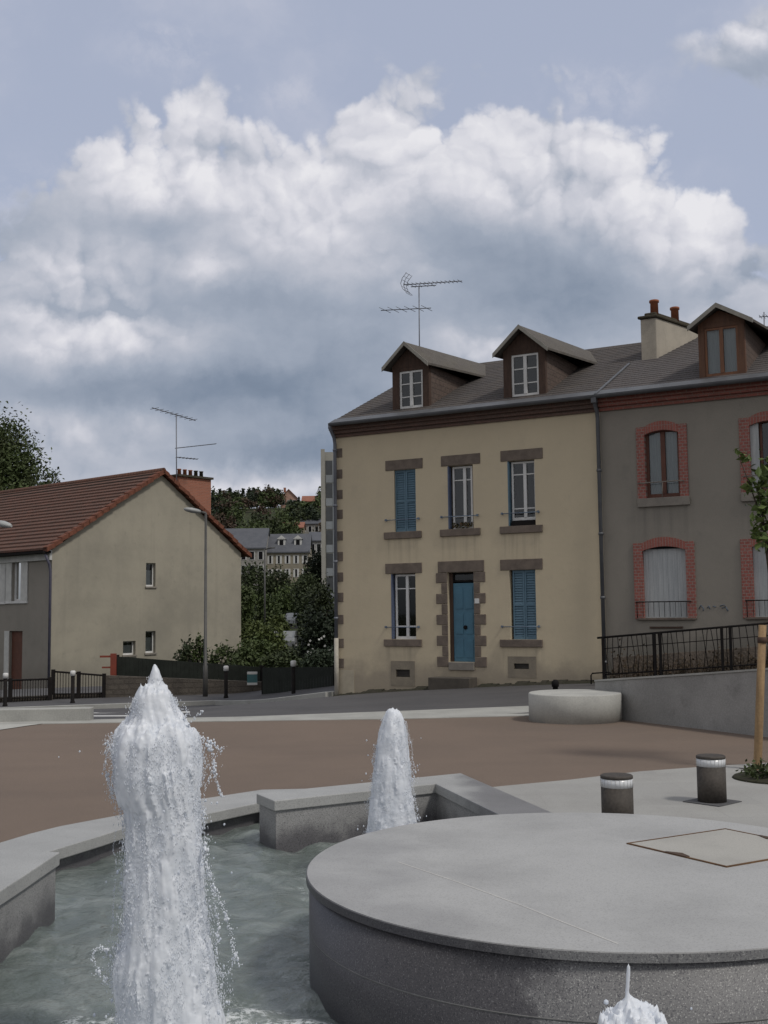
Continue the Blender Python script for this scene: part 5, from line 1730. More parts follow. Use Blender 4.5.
# chimney on the rear slope
cyl = 2.0
c0 = QF.hit(178.6, 495, 1, cyl); c1 = QF.hit(211, 495, 1, cyl); ctop = QF.hit(195, 478, 1, cyl)[2]
mb = MB(); mb.box(c0[0], c1[0], cyl, cyl + .75, ctop - 4.0, ctop); qc = mb.build('chimney', M['chimney_brick'], gb)
mb = MB(); mb.box(c0[0] - .1, c1[0] + .08, cyl - .1, cyl + .85, ctop + .002, ctop + .1); mb.build('chimney_cap', M['moss'], qc)
for k in range(5):
    x = c0[0] + (c1[0] - c0[0]) * (.16 + .17 * k)
    mb = MB(); mb.lathe([(.10, 0), (.085, .26), (.105, .27), (.105, .31)], 12, (x, cyl + .35, ctop + .1)); mb.build('chimney_pot', M['terracotta'] if k < 3 else M['moss'], qc)
# drain pipe at the corner
mb = MB(); mb.tube([(-.1, -.05, -2.6), (-.1, -.05, zlE - .9), (-.16, -.05, zlE - .6), (-.35, -.05, zlE - .2)], .055, 8); mb.build('drain_pipe', simple('blue_grey_pipe', (.085, .085, .12), None, 4, .5), gb)
aerial(QF, 1.2, (176.8, 413.5, 478), [(152, 407.7, 195.5, 420.5), (175.7, 448.2, 215.7, 443.8), (176.5, 457.2, 197.5, 459.2)], [(9, .3), (10, .2), (6, .2)], 'tall roof aerial with three booms beside the brick chimney of the tiled house', .028, 1.5)

# ------------------------------------------------------------------ street lamp, bollards, fences at the left
M['lampgrey'] = simple('lamp_grey_paint', (.07, .068, .065), (.05, .05, .048), 3, .5, .4, 40, .08, .05)


def lamp(px, pyb, pyt, Y, hx0, hy0, label):
    b = onY(px, pyb, Y); t = onY(px + 1.5, pyt, Y); z0 = tz(b.x, b.y) + .05
    e = empty('street_lamp', (b.x, b.y, z0), 0, label, 'street lamp', 'street lamps by the tiled house')
    h_ = t.z - z0
    m_ = MB(); m_.tube([(0, 0, 0), (0, 0, 1.0), (0, 0, 1.02), (0, 0, h_)], [.075, .07, .05, .036], 10); m_.build('pole', M['lampgrey'], e)
    d_ = onY(hx0, hy0, Y - .3) - Vector((b.x, b.y, z0))
    m_ = MB(); m_.tube([(0, 0, h_ - .05), (0, 0, h_), Vector((0, 0, h_)).lerp(d_, .3)], .035, 8); m_.build('arm', M['lampgrey'], e)
    hd = MB(); a_ = Vector((0, 0, h_ + .01)).lerp(d_, .25); ax3 = (d_ - a_)
    rings = []
    for t_, w_, hh_ in ((0, .05, .05), (.2, .1, .07), (.55, .13, .08), (.85, .10, .06), (1, .03, .03)):
        c_ = a_ + ax3 * t_; sd = Vector((ax3.y, -ax3.x, 0)).normalized()
        rings.append([c_ + sd * (w_ * cos(2 * pi * k / 10)) + Vector((0, 0, hh_ * sin(2 * pi * k / 10))) for k in range(10)])
    hd.loft(rings, 0, True); hd.build('lamp_head', simple('lamp_head_paint', (.34, .35, .35), (.27, .28, .28), 4, .45), e)
    return e


lamp(205.3, 698, 513, 34, 184, 509, 'tall thin street lamp in front of the buff gable wall')
lamp(-16, 720, 521, 26, 11.5, 526, 'street lamp at the left edge, only its pale head in view')

bb = empty('street_bollard', (0, 0, 0), 0, 'x', 'bollard', 'black street bollards with white tops')
m_ = MB(); m_.lathe([(.07, 0), (.07, .1), (.055, .12), (.055, .84)], 14); m_.build('post', M['iron'], bb)
m_ = MB(); m_.lathe([(.075, .84), (.075, .97), (.05, .99)], 14); m_.build('cap', M['white'], bb)
first = True
for px, py, Y, lab in ((5, 708, 31.9, 'black bollard with white cap nearest the left edge of the picture'),
                       (72.5, 704, 32.5, 'black bollard with white cap before the garden railing of the tiled house'),
                       (226, 703, 33, 'black bollard with white cap before the rubble wall, right of the lamp'),
                       (293.5, 700.5, 29.9, 'black bollard with white cap before the dark gate, nearest the cream house')):
    p = onY(px, py, Y); o = bb if first else copy_tree(bb); first = False
    o.location = (p.x, p.y, tz(p.x, p.y) + .09); o['label'] = lab
p = onY(555.5, 689, 21.5)
mb = MB(); mb.lathe([(.05, -.4), (.05, .14), (.07, .15), (.07, .24), (.03, .28)], 14)
o = tag(mb.build('kerb_post', M['iron']), 'small black kerb post peeping over the round concrete seat', 'post'); o.location = onY(555.5, 694.5, 21.5)


def gp(px, Y):
    p = onY(px, 690, Y); return p.x, p.y


def fence_run(name, x0, Y0, x1, Y1, ztop0, ztop1, label, cat, panel=None, mat=None, th=.25, drop=.4):
    a, b = gp(x0, Y0), gp(x1, Y1)
    m_ = MB(); d = Vector((b[0] - a[0], b[1] - a[1])).normalized(); nn = Vector((-d.y, d.x)) * th
    za, zb = onY(x0, ztop0, Y0).z, onY(x1, ztop1, Y1).z
    m_.prism([a, b, (b[0] + nn.x, b[1] + nn.y), (a[0] + nn.x, a[1] + nn.y)], [tz(*a) - drop, tz(*b) - drop] * 1 + [tz(*b) - drop, tz(*a) - drop], [za, zb, zb, za])
    return tag(m_.build(name, mat), label, cat)


M['rubble'] = brickmat('rubble_wall', 'XZ', (.07, .062, .054), (.042, .038, .035), (.045, .04, .036), .32, .16, .03, .8, .04, (1, 1), .3, (.04, .038, .03))
fence_run('stone_wall', 104, 34.4, 262, 35.2, 675.5, 682, 'low dark rubble wall along the pavement below the buff gable', 'wall', mat=M['rubble'])
M['slatdark'] = simple('dark_green_slats', (.022, .026, .022), (.015, .018, .015), 3, .8, .2, 30, .15, .2)


def slat_fence(x0, Y0, x1, Y1, yt0, yt1, yb0, yb1, label, name='slat_fence', n_=34, cat='fence'):
    a, b = onY(x0, yb0, Y0), onY(x1, yb1, Y1); at, bt = onY(x0, yt0, Y0), onY(x1, yt1, Y1)
    e = empty(name, tuple(a), 0, label, cat)
    A0, B0_, AT, BT = Vector((0, 0, 0)), b - a, at - a, bt - a
    m_ = MB()
    for k in range(n_):
        t0, t1 = k / n_, (k + .965) / n_
        p, q = A0.lerp(B0_, t0), A0.lerp(B0_, t1); r_, s_ = AT.lerp(BT, t1), AT.lerp(BT, t0)
        m_.loft([[v + Vector((0, dy_, 0)) for v in (p, q, r_, s_)] for dy_ in (0, .025)])
    m_.build('boards', M['slatdark'], e)
    m_ = MB()
    for f_ in (.2, .8):
        p, q = A0.lerp(AT, f_), B0_.lerp(BT, f_); m_.loft([[v + Vector((0, .026, z)) for v in (p, q, q + Vector((0, .05, 0)), p + Vector((0, .05, 0)))] for z in (0, .07)])
    m_.build('rail', M['slatdark'], e)
    for f_ in (0, .5, 1):
        p, q = A0.lerp(B0_, f_), AT.lerp(BT, f_); m_ = MB(); m_.loft([[v + Vector((x, .09, 0)) for x in (-.04, .04)] + [v + Vector((x, .16, 0)) for x in (.04, -.04)] for v in (p - Vector((0, 0, .3)), q + Vector((0, 0, .05)))]); m_.build('post', M['iron'], e)
    return e


slat_fence(117, 35.2, 260, 35.9, 656.5, 667, 677, 683, 'dark slatted fence standing on the rubble wall below the gable')
slat_fence(262.5, 32.6, 333.5, 30.4, 667.5, 667, 704, 701, 'dark board gate closing the gap beside the cream house', 'garden_gate', 26, 'gate')
a = onY(113.3, 678, 34.9); t = onY(113.3, 653.5, 34.9)
mb = MB(); mb.box(-.085, .085, -.05, .05, -.5, t.z - a.z); mb.box(-.42, -.085, -.02, .02, t.z - a.z - .12, t.z - a.z - .06); mb.box(-.35, -.085, -.02, .02, t.z - a.z - .45, t.z - a.z - .4)
o = tag(mb.build('red_post', simple('orange_red_paint', (.22, .05, .03), (.17, .045, .03), 4, .6)), 'orange red post at the end of the dark slatted fence', 'post'); o.location = a
a = onY(252, 685, 34.6)
e = empty('letter_box', tuple(a), 0, 'small teal and white box fixed on the rubble wall', 'box')
w_ = .30; h_ = onY(252, 672, 34.6).z - a.z
m_ = MB(); m_.box(-w_ / 2, w_ / 2, .0, .12, .07, h_ - .07); m_.build('body', simple('teal_paint', (.06, .15, .16), None, 4, .5), e)
m_ = MB(); m_.box(-w_ / 2, w_ / 2, -.005, .13, h_ - .07, h_); m_.box(-w_ / 2, w_ / 2, -.005, .13, 0, .07); m_.build('band', M['offwhite'], e)


def garden_rail(x0, Y0, x1, Y1, yt0, yt1, label, nbar):
    a, b = gp(x0, Y0), gp(x1, Y1); za, zb = tz(*a) + .1, tz(*b) + .1
    e = empty('garden_railing', (a[0], a[1], za), 0, label, 'railing')
    D = Vector((b[0] - a[0], b[1] - a[1], zb - za)); ha, hb = onY(x0, yt0, Y0).z - za, onY(x1, yt1, Y1).z - zb
    m_ = MB()
    m_.tube([(0, 0, ha), D + Vector((0, 0, hb))], .03, 6); m_.tube([(0, 0, ha * .3), D + Vector((0, 0, hb * .3))], .02, 6); m_.build('rail', M['iron'], e)
    for t in (0, .5, 1):
        p = D * t; m_ = MB(); m_.box(p.x - .05, p.x + .05, p.y - .05, p.y + .05, p.z - .3, p.z + (ha + (hb - ha) * t) + .06); m_.build('post', M['iron'], e)
    m_ = MB()
    for k in range(nbar):
        t = (k + .5) / nbar; p = D * t; m_.tube([p + Vector((0, 0, .1)), p + Vector((0, 0, ha + (hb - ha) * t))], .012, 4)
    m_.build('bars', M['iron'], e)
    m_ = MB(); m_.loft([[p + Vector((0, .08, -.3)), p + Vector((0, .08, .26)), p + Vector((0, .3, .26)), p + Vector((0, .3, -.3))] for p in (Vector((0, 0, 0)), D)]); m_.build('plinth', M['rubble'], e)


garden_rail(-30, 33.2, 50, 33.8, 681.5, 679, 'dark iron garden railing on a low plinth before the side wall of the tiled house', 30)
garden_rail(53, 34.2, 104, 34.4, 671.5, 675.5, 'dark iron garden railing before the corner of the buff gable', 18)


# ------------------------------------------------------------------ foliage
def leafmat(name, c1, c2, c3):
    m = MT(name, .6, .25)
    gi = m.n('ShaderNodeNewGeometry'); oi = m.n('ShaderNodeObjectInfo')
    col = m.mix(gi.outputs['Random Per Island'], c1, c2)
    col = m.mix(m.ramp(m.noise(.5, 3), .45, .7), col, c3)
    hs = m.n('ShaderNodeHueSaturation'); m.l(col, hs.inputs['Color'])
    m.l(m.math('ADD', .75, m.math('MULTIPLY', oi.outputs['Random'], .5)), hs.inputs['Value'])
    m.color(hs.outputs[0])
    m.b.inputs['Transmission Weight'].default_value = 0
    return m.mat


LM = {'dark': leafmat('dark_leaves', (.028, .040, .016), (.045, .060, .024), (.036, .045, .022)),
      'mid': leafmat('mid_leaves', (.042, .062, .020), (.065, .088, .030), (.05, .06, .028)),
      'light': leafmat('yellow_green_leaves', (.060, .080, .024), (.078, .095, .03), (.05, .07, .024)),
      'conifer': leafmat('conifer_needles', (.018, .028, .016), (.028, .040, .022), (.022, .03, .018)),
      'sapling': leafmat('sapling_leaves', (.055, .088, .022), (.10, .135, .035), (.075, .105, .03)),
      'rust': leafmat('reddish_leaves', (.075, .045, .034), (.06, .05, .03), (.05, .035, .028))}
M['bark'] = simple('bark', (.06, .048, .038), (.04, .033, .027), 6, .95, .1, 30, .3, .5)


def leaves(mb, C_, n_, ls, R, spread, m=0, up_=.0):
    for _ in range(n_):
        p = C_ + Vector((R.gauss(0, spread[0]), R.gauss(0, spread[1]), R.gauss(0, spread[2])))
        n3 = Vector((R.gauss(0, 1), R.gauss(0, 1), R.gauss(.5, 1))).normalized()
        a = n3.orthogonal().normalized(); a.rotate(Matrix.Rotation(R.uniform(0, 6.28), 3, n3)); b = n3.cross(a)
        l_ = ls * R.uniform(.6, 1.3); w_ = l_ * R.uniform(.4, .65)
        mb.face([p - a * l_, p - b * w_ + n3 * l_ * .15, p + a * l_, p + b * w_ + n3 * l_ * .15], m)


def crown(mb, c, rad, nclump, nleaf, ls, R, m=0, shape='round'):
    for k in range(nclump):
        while True:
            v_ = Vector((R.uniform(-1, 1), R.uniform(-1, 1), R.uniform(-1, 1)))
            if .25 < v_.length < 1: break
        if shape == 'cone':
            h = R.uniform(0, 1) ** 1.3; a = R.uniform(0, 6.28); q = (1 - h) * R.uniform(.4, 1)
            v_ = Vector((cos(a) * q, sin(a) * q, h * 2 - 1))
        cc_ = Vector((c[0] + v_.x * rad[0] * .85, c[1] + v_.y * rad[1] * .85, c[2] + v_.z * rad[2] * .85))
        s = .20 if shape == 'round' else .13
        leaves(mb, cc_, nleaf, ls, R, (rad[0] * s, rad[1] * s, rad[2] * s * (.8 if shape == 'round' else .45)), m)


def tree_mesh(name, h, rad, nclump, nleaf, ls, seed, mat, shape='round', trunk=.12, cz_=None, limbs=7):
    R = random.Random(seed)
    mb = MB(); cz_ = cz_ if cz_ is not None else h - rad[2]
    crown(mb, (0, 0, cz_), rad, nclump, nleaf, ls, R, 0, shape)
    t = MB()
    t.tube([(0, 0, -.4), (.03 * h * .2, 0, h * .25), (-.02, .02, h * .55), (0, 0, cz_ + rad[2] * .4)], [trunk, trunk * .8, trunk * .55, trunk * .15], 8)
    for k in range(limbs):
        a = R.uniform(0, 6.28); z0 = R.uniform(max(.15 * h, cz_ - rad[2] * .9), cz_); q = R.uniform(.5, .9)
        t.tube([(0, 0, z0), (cos(a) * rad[0] * q * .5, sin(a) * rad[1] * q * .5, z0 + rad[2] * .3), (cos(a) * rad[0] * q, sin(a) * rad[1] * q, z0 + rad[2] * .55)], [trunk * .4, trunk * .25, trunk * .08], 5)
    return mb, t


def tree(name, loc, label, cat, h, rad, nclump, nleaf, ls, seed, mat, group=None, shape='round', trunk=.12, cz_=None):
    e = empty(name, loc, random.uniform(0, 6.28), label, cat, group)
    a, t = tree_mesh(name, h, rad, nclump, nleaf, ls, seed, mat, shape, trunk, cz_)
    a.build('crown', LM[mat], e, recalc=False); t.build('trunk', M['bark'], e)
    return e


# tree behind the tiled roof, upper left
p = onY(8, 470, 70); z0 = tz(p.x, p.y); topz = onY(20, 414, 70).z
tree('broadleaf_tree', (p.x - .6, p.y, z0), 'tall dark green tree rising behind the tiled roof at the far left', 'tree', topz - z0, (2.8, 2.8, 4.4), 200, 130, .125, 21, 'mid', trunk=.3)
# twig beside it
p = onY(52, 480, 66); z0 = tz(p.x, p.y)
tree('slender_tree', (p.x, p.y, z0), 'small wispy tree top showing over the tiled ridge beside the big tree', 'tree', onY(52, 466, 66).z - z0, (.75, .75, 1.1), 12, 30, .11, 22, 'mid', trunk=.1)

# sapling at the right with its stake
sp_ = onz(778, 770, 0)
e = empty('young_tree', (sp_.x, sp_.y + .15, 0), 0, 'young tree with fresh green leaves at the right edge beside a wooden stake', 'tree')
R = random.Random(12)
mb = MB()
Ys = sp_.y + .15
for (px, py, n_, s) in ((757, 480, 26, .05), (764, 500, 40, .06), (760, 525, 32, .055), (766, 540, 30, .05), (752, 487, 14, .04), (738, 452, 5, .018), (745, 458, 8, .03), (768, 470, 24, .05), (762, 512, 30, .05),
                        (780, 470, 60, .12), (790, 500, 80, .14), (800, 540, 80, .14), (800, 450, 60, .12), (830, 500, 160, .2), (756, 535, 12, .03)):
    q = onY(px, py, Ys) - Vector((sp_.x, sp_.y + .15, 0)); leaves(mb, q, n_, .055, R, (s, s * 1.3, s))
mb.build('crown', LM['sapling'], e, recalc=False)
mb = MB()
tt = onY(782, 470, Ys) - Vector((sp_.x, sp_.y + .15, 0))
mb.tube([(0.02, 0, -.1), (.03, .01, 1.2), (.05, 0, 2.0), tt + Vector((.05, 0, .5))], [.03, .026, .02, .008], 8)
for (px, py, z0_) in ((738, 455, 2.35), (757, 485, 2.2), (762, 515, 2.0), (764, 540, 1.85), (800, 450, 2.5), (820, 500, 2.2)):
    q = onY(px, py, Ys) - Vector((sp_.x, sp_.y + .15, 0)); mb.tube([(.05, 0, z0_), q.lerp(Vector((.05, 0, z0_ + .1)), .4), q], [.01, .007, .003], 5)
mb.build('trunk', M['bark'], e)
b = onz(757.5, 770, 0); t = onY(762.5, 625, b.y)
M['stake'] = simple('peeled_stake_wood', (.30, .20, .105), (.22, .145, .08), 4, .75, .3, 40, .15, .2, stretch=(8, 8, .7))
e = empty('tree_stake', (b.x, b.y, 0), 0, 'upright round wooden tree stake at the right edge of the paving', 'stake')
mb = MB(); mb.tube([(0, 0, -.2), (0, 0, 0), ((t.x - b.x) * .5, 0, t.z * .5), (t.x - b.x, 0, t.z)], [.042, .042, .041, .039], 12); mb.build('stake', M['stake'], e)
mb = MB(); zc_ = onY(762, 640, b.y).z; mb.tube([((t.x - b.x) * .9, 0, zc_ - .03), ((t.x - b.x) * .9, 0, zc_ + .03)], .047, 12); mb.box(t.x - b.x, .3, -.01, .01, zc_ - .02, zc_ + .02); mb.build('strap', M['darkwood'], e)
# planting at its foot
c_ = onz(772, 779, 0)
mb = MB(); mb.lathe([(.42, .002), (.40, .02), (.2, .04)], 24)
o = tag(mb.build('tree_pit', simple('dark_soil', (.03, .026, .02), (.04, .045, .02), 8, .95)), 'round bed of dark soil at the foot of the tree stake', 'soil bed', kind=None); o.location = (c_.x + .05, c_.y, .004)
e = empty('ground_plant', (c_.x, c_.y, .02), 0, 'low dark leafy plant round the foot of the tree stake', 'plant')
mb = MB(); R = random.Random(5)
for k in range(26):
    a = R.uniform(0, 6.28); q = R.uniform(.05, .36); leaves(mb, Vector((cos(a) * q, sin(a) * q, R.uniform(.02, .11))), 14, .035, R, (.06, .06, .03))
mb.build('foliage', LM['mid'], e, recalc=False)
mb = MB()
for k in range(10):
    a = R.uniform(0, 6.28); mb.tube([(0, 0, 0), (cos(a) * .15, sin(a) * .15, .06), (cos(a) * .3, sin(a) * .3, .07)], .005, 4)
mb.build('stems', M['bark'], e)

# shrubs at the foot of the gable
for px, yt, Y, w_, sd, mt_, lab in ((188, 641, 36.6, .5, 31, 'dark', 'dark rounded bush behind the slatted fence, left of the lamp pole'),
                                    (199, 634, 36.9, .25, 32, 'mid', 'thin upright shrub right behind the lamp pole at the gable'),
                                    (222, 645, 36.8, .55, 33, 'mid', 'mid green feathery bush behind the slatted fence, right of the lamp pole')):
    p = onY(px, yt, Y); z0 = tz(p.x, p.y); tree('shrub', (p.x, p.y, z0), lab, 'shrub', p.z - z0 + .1, (w_, w_, (p.z - z0) * .5), 22, 40, .07, sd, mt_, trunk=.03)

# valley bushes and trees in the gap between the houses (Y from 45 to 200)
VAL = [(255, 640, 52, 20, 'mid', 'mid green bush low in the gap, against the edge of the buff gable'), (256, 622, 82, 17, 'light', 'yellow green bush beside the gable edge in the gap'),
       (283, 652, 50, 22, 'dark', 'dark bush in the middle of the gap behind the gate'), (320, 612, 52, 22, 'conifer', 'big near black bush against the cream house in the gap'),
       (322, 585, 66, 18, 'dark', 'dark tree in front of the tower block beside the cream house'), (313, 590, 84, 14, 'dark', 'dark rounded tree in the gap left of the tower block'),
       (272, 625, 70, 15, 'light', 'yellow green bush in the middle of the gap'), (255, 566, 150, 22, 'dark', 'dark tree below the slate roofed houses, next to the gable'),
       (276, 572, 150, 18, 'dark', 'dark tree below the pale terrace across the valley'), (291, 584, 130, 20, 'mid', 'mid green tree below the pale terrace across the valley'),
       (316, 547, 140, 15, 'conifer', 'tall dark tree before the tower block, right of the terrace'), (308, 574, 120, 16, 'dark', 'dark tree under the right end of the pale terrace'),
       (268, 598, 110, 14, 'mid', 'mid green bush halfway up the gap'), (243, 586, 120, 14, 'mid', 'mid green tree half hidden by the gable edge'),
       (279, 617, 95, 11, 'light', 'yellow green bush above the parked cars in the gap'), (326, 650, 42, 26, 'conifer', 'near black bush behind the gate hard by the cream house corner'),
       (243, 650, 46, 16, 'mid', 'mid green bush behind the fence at the gable corner'), (303, 645, 60, 20, 'dark', 'dark dense bush deep in the gap above the gate'),
       (264, 623, 84, 12, 'mid', 'small mid green bush beside the distant lamp column')]
for k, (px, yt, Y, w_, mt_, lab) in enumerate(VAL):
    w_ = w_ * Y / F
    p = onY(px, yt, Y); z0 = tz(p.x, p.y); h = max(p.z - z0, 1.0) + w_ * .05
    tree('valley_bush' if w_ < 2.3 else 'valley_tree', (p.x, p.y, z0), lab, 'bush' if w_ < 2.3 else 'tree', h, (w_, w_, h * .5), 70, 60, .035 + Y * .0013, 40 + k, mt_, 'trees and bushes in the valley', trunk=.1 + w_ * .03, cz_=h * .52)
# white flowers on the dark bush
p = onY(315, 640, 47); mb = MB(); R = random.Random(6)
for k in range(16):
    q = onY(R.uniform(308, 331), R.uniform(636, 660), 46.4); a = .035
    n3 = Vector((R.gauss(0, .3), -1, R.gauss(.3, .3))).normalized(); t1 = n3.orthogonal().normalized(); t2 = n3.cross(t1)
    for i in range(5):
        an = 2 * pi * i / 5; dd = t1 * cos(an) + t2 * sin(an); ss = t1 * -sin(an) + t2 * cos(an)
        mb.face([q, q + dd * a + ss * a * .5, q + dd * a * 1.6, q + dd * a - ss * a * .5])
tag(mb.build('white_blossom', M['offwhite'], recalc=False), 'scattered white blossom on the dark bush by the cream house', 'flowers', kind='stuff')

# far hillside wood: one mass, plus the crest trees one can tell apart
R = random.Random(77)
mb = MB()
for k in range(300):
    Y = R.uniform(258, 440) if k < 190 else R.uniform(405, 445); X = R.uniform(-.28 * Y, .02 * Y)
    if Y > 412 and -.097 * Y < X < -.056 * Y: continue
    z = tz(X, Y); h = R.uniform(4.5, 8.5); r_ = R.uniform(2.4, 4.4)
    if Y > 345 and -.097 * Y < X < -.056 * Y: h *= .38; r_ *= .75
    crown(mb, (X, Y, z + h * .55), (r_, r_, h * .5), 11, 26, .55, R, R.choice([0, 0, 1, 1, 2, 3]))
wood = mb.build('hillside_wood', [LM['dark'], LM['mid'], LM['conifer'], LM['rust']], recalc=False)
tag(wood, 'dark green wood covering the far hillside', 'wood', kind='stuff')
con_m, con_t = tree_mesh('c', 10, (2.6, 2.6, 5.2), 60, 16, .42, 91, 'conifer', 'cone', .18)
rnd_m, rnd_t = tree_mesh('r', 8, (3.4, 3.4, 3.6), 40, 22, .5, 92, 'dark', 'round', .2)
e1 = empty('conifer', (0, 0, 0)); con_m.build('crown', LM['conifer'], e1, recalc=False); con_t.build('trunk', M['bark'], e1)
e2 = empty('broadleaf_tree', (0, 0, 0)); rnd_m.build('crown', LM['dark'], e2, recalc=False); rnd_t.build('trunk', M['bark'], e2)
CREST = [(213, 489, 'c'), (226, 491, 'r'), (236, 492, 'r'), (243, 487.5, 'c'), (254, 489, 'r'), (262, 491, 'c'), (268, 489, 'r'), (276, 492, 'r'), (299, 496, 'c'), (321, 497, 'c'), (331, 495, 'r'), (230, 486.5, 'c'), (249, 488, 'c'), (273, 487.5, 'c'), (220, 488, 'c'), (200, 490, 'r'), (345, 494, 'c'), (278, 490, 'r')]
uc = ur = True
for px, yt, kd in CREST:
    p = onY(px, yt, 428 - (px % 5)); z0 = tz(p.x, p.y); h = max(3.5, p.z - z0)
    if kd == 'c': o = e1 if uc else copy_tree(e1); uc = False; sc = h / 10
    else: o = e2 if ur else copy_tree(e2); ur = False; sc = h / 7.6
    o.location = (p.x, p.y, z0); o.scale = (sc, sc, sc); o.rotation_euler.z = R.uniform(0, 6.28)
    tag(o, 'dark pointed conifer on the crest of the far hill' if kd == 'c' else 'dark rounded tree on the crest of the far hill', 'tree', 'conifers along the hill crest' if kd == 'c' else 'rounded trees along the hill crest')


# ------------------------------------------------------------------ distant houses
def far_house(px0, px1, ye, yr, Y, depth, wallc, roofc, label, nwin, storeys=2, dormers=0, base_y=None, rz=0.0, chim=True, seed=1, gable_front=False, pw=.42):
    a, b = onY(px0, ye, Y), onY(px1, ye, Y); zr = onY((px0 + px1) / 2, yr, Y + depth / 2).z
    w = b.x - a.x; zg = tz((a.x + b.x) / 2, Y) - 1; ez_ = (a.z + b.z) / 2
    e = empty('distant_house', (a.x, a.y, zg), rz, label, 'house')
    H_ = ez_ - zg; RR = zr - zg
    m_ = MB()
    if gable_front:
        m_.extr([(0, 0), (w, 0), (w, H_), (w / 2, RR), (0, H_)], 0, depth)
    else:
        m_.extx([(0, 0), (depth, 0), (depth, H_), (depth / 2, RR - .1), (0, H_)], 0, w)
    m_.build('wall', wallc, e)
    m_ = MB(); th = .25
    if gable_front:
        for xa, xb in ((-.5, w / 2), (w + .5, w / 2)): m_.loft([[(xa, y, H_ - .25), (xb, y, RR), (xb, y, RR + th), (xa, y, H_ - .25 + th)] for y in (-.4, depth + .4)])
    else:
        for ya, yb in ((-.4, depth / 2), (depth + .4, depth / 2)): m_.loft([[(x, ya, H_ - .1), (x, yb, RR), (x, yb, RR + th), (x, ya, H_ - .1 + th)] for x in (-.3, w + .3)])
    rf = m_.build('roof', roofc, e)
    if chim:
        m_ = MB(); m_.box(w * .12, w * .12 + .9, depth / 2 - .4, depth / 2 + .4, RR - .5, RR + 1.3); m_.build('chimney', M['chimney_brick'], rf)
    sh_ = 2.9
    for s in range(storeys):
        for k in range(nwin):
            x = w * (k + .5) / nwin; z1 = H_ - .7 - s * sh_; z0_ = z1 - 1.6
            f_ = MB(); f_.box(x - .62, x + .62, -.06, .02, z0_ - .1, z1 + .1); fo_ = f_.build('window', M['offwhite'], e)
            g_ = MB(); g_.box(x - pw, x + pw, -.09, -.061, z0_, z1); g_.build('pane', M['dark'], fo_)
    for k in range(dormers):
        x = w * (k + .9) / (dormers + .6); yd = depth * .16
        zb = H_ + (RR - H_) * .32
        d_ = MB(); d_.box(x - .8, x + .8, yd, yd + depth * .3, zb, zb + 1.7); d_.extr([(x - 1, zb + 1.7), (x + 1, zb + 1.7), (x, zb + 2.5)], yd - .2, yd + depth * .35); do = d_.build('dormer', M['offwhite'], e)
        g_ = MB(); g_.box(x - .4, x + .4, yd - .04, yd - .002, zb + .2, zb + 1.5); g_.build('pane', M['dark'], do)
    return e


FS = simple('far_slate', (.095, .10, .115), (.075, .08, .095), .8, .7, .3, 6, .15, .2)
FW = simple('far_cream_wall', (.27, .245, .19), (.22, .20, .16), .4, .9, .2, 6, .1, .1)
FW2 = simple('far_grey_wall', (.28, .27, .25), (.24, .23, .215), .4, .9, .2, 6, .1, .1)
FP = simple('far_pink_wall', (.40, .25, .20), (.36, .23, .18), .4, .9, .2, 6, .1, .1)
FT = simple('far_tile', (.27, .12, .085), (.22, .1, .07), .8, .85, .2, 6, .15, .2)
far_house(266, 309, 552.5, 535, 240, 9, FW, FS, 'pale stone terrace with white dormers across the valley', 5, 2, 2, chim=False, pw=.2)
far_house(222, 265, 548.5, 529.5, 236, 12, FW2, FS, 'long slate roofed building at the gable edge, left of the pale terrace', 5, 2, 0, seed=2, chim=False)
far_house(309.5, 322, 541, 533, 255, 8, FW2, FS, 'small slate roofed house between the terrace and the tower block', 2, 1, 0, chim=False)
far_house(280.5, 297, 498.5, 491, 425, 10, FP, FT, 'pink gabled house on the crest of the far hill', 3, 1, 0, gable_front=True)
far_house(302, 319, 501.5, 496.5, 430, 9, FP, FT, 'low salmon pink house on the hill crest right of the gabled one', 3, 1, 0, chim=False)
far_house(282, 303, 528, 523, 320, 8, FW, FT, 'small reddish roofed house among the trees halfway up the hill', 3, 1, 0, chim=False)
far_house(300, 320, 524, 519.5, 330, 8, FW2, FS, 'small grey house among the trees right of the reddish one', 3, 1, 0, chim=False)

# tower block beside the cream house
TY = 128.0
a = onY(321.2, 520, TY); TW_ = 16.0; zg = tz(a.x, TY) - 1; ztop = onY(328, 452, TY).z
e = empty('tower_block', (a.x, a.y, zg), radians(2.6), 'grey concrete block of flats half hidden by the cream house', 'flats')
TC = simple('panel_concrete', (.33, .32, .29), (.28, .275, .25), .5, .85, .2, 8, .12, .1)
TP = simple('grey_blue_panel', (.24, .26, .28), (.21, .225, .24), .5, .8, .2, 8, .1, .1)
H_ = ztop - zg
mb = MB(); mb.box(.45, TW_, 0, 12, 0, H_); mb.box(0, .45, -.35, 12, 0, H_ + .3, 0); mb.box(1.9, TW_, .3, 9, H_, H_ + 1.1)
mb.build('wall', TC, e)
nst = 9; pitch = 2.68
M['towerglass'] = simple('tower_glass', (.06, .065, .07), None, 1, .3, .5, 8, 0, 0)
for k in range(nst):
    zt = H_ - 1.0 - k * pitch
    for j in range(5):
        x = .55 + j * 3.1
        f_ = MB(); f_.box(x, x + .75, -.05, .01, zt - 1.65, zt); w_ = f_.build('window', M['towerglass'], e)
        q_ = MB(); q_.box(x + .77, x + 1.5, -.09, .01, zt - 2.55, zt + .05); q_.box(x, x + .75, -.07, .01, zt - 2.55, zt - 1.67); q_.build('panel', TP, w_)

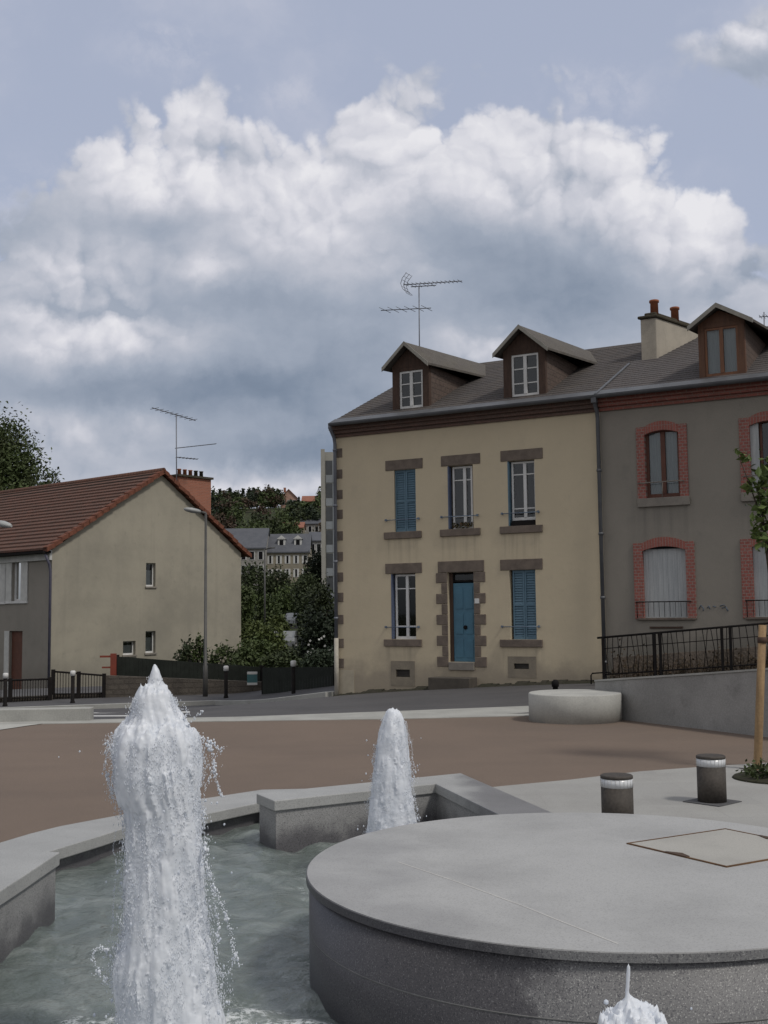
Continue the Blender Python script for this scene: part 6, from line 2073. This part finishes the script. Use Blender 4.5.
# thin lighting column in the valley
p = onY(264.8, 618, 95); t = onY(265.2, 549, 95)
e = empty('street_lamp', (p.x, p.y, tz(p.x, p.y)), 0, 'thin distant grey lamp column among the bushes in the gap', 'street lamp')
m_ = MB(); m_.tube([(0, 0, 0), (0, 0, t.z - tz(p.x, p.y))], [.09, .06], 8); m_.build('pole', M['lampgrey'], e)
m_ = MB(); hz_ = t.z - tz(p.x, p.y); m_.tube([(0, 0, hz_ - .05), (.5, 0, hz_ + .1), (.9, 0, hz_ + .1)], [.05, .07, .05], 8); m_.build('lamp_head', M['lampgrey'], e)


# parked cars in the valley
def car(px, py, Y, mat, label, rz):
    p = onY(px, py, Y); zr = p.z - 1.4
    e = empty('parked_car', (p.x, p.y, zr), rz, label, 'car', 'cars parked in the valley')
    m_ = MB()
    def ring(y, pts): return [(x, y, z) for x, z in pts]
    low = [(-2.0, .3), (2.0, .3), (2.05, .55), (1.95, .85), (.95, .92), (-1.9, .95), (-2.05, .7)]
    m_.loft([ring(-.82, [(x * .97, z) for x, z in low]), ring(-.85, low), ring(.85, low), ring(.82, [(x * .97, z) for x, z in low])])
    cab = lambda y, k: [(-1.75 * k, .93), (1.05 * k, .93), (.35 * k, 1.38), (-1.2 * k, 1.4)]
    m_.loft([ring(-.78, cab(0, 1)), ring(-.62, [(x * .93, z + .02) for x, z in cab(0, .96)]), ring(.62, [(x * .93, z + .02) for x, z in cab(0, .96)]), ring(.78, cab(0, 1))])
    m_.build('body', mat, e, bevel=.05)
    g_ = MB()
    for s in (-1, 1): g_.face([(-1.45, s * .80, .97), (.8, s * .80, .97), (.3, s * .70, 1.3), (-1.1, s * .70, 1.3)])
    g_.build('side_window', M['dark'], e, recalc=False)
    for x in (-1.25, 1.3):
        for s in (-1, 1):
            w_ = MB(); w_.tube([(x, s * .68, .3), (x, s * .86, .3)], .3, 14); wh = w_.build('wheel', M['iron'], e)
            h_ = MB(); h_.tube([(x, s * .861, .3), (x, s * .872, .3)], .18, 10); h_.build('rim', M['offwhite'], wh)
    # a bit of parking ground under it
    g_ = MB(); g_.box(-2.6, 2.6, -1.5, 1.5, -.35, -.005); t_ = g_.build('parking_bay', mr.mat); t_.location = e.location; t_.rotation_euler.z = rz; tag(t_, kind='structure')


car(244.5, 611, 124, simple('pale_green_paint', (.30, .37, .345), None, 2, .35, .5), 'pale green car parked by the gable edge in the gap', 1.35)
car(298.5, 613, 122, simple('silver_paint', (.40, .42, .44), None, 2, .35, .5), 'silver car parked among the bushes in the gap', 1.1)
car(287, 631, 84, simple('grey_car_paint', (.22, .23, .24), None, 2, .35, .5), 'grey car half hidden low in the bushes of the gap', 1.5)
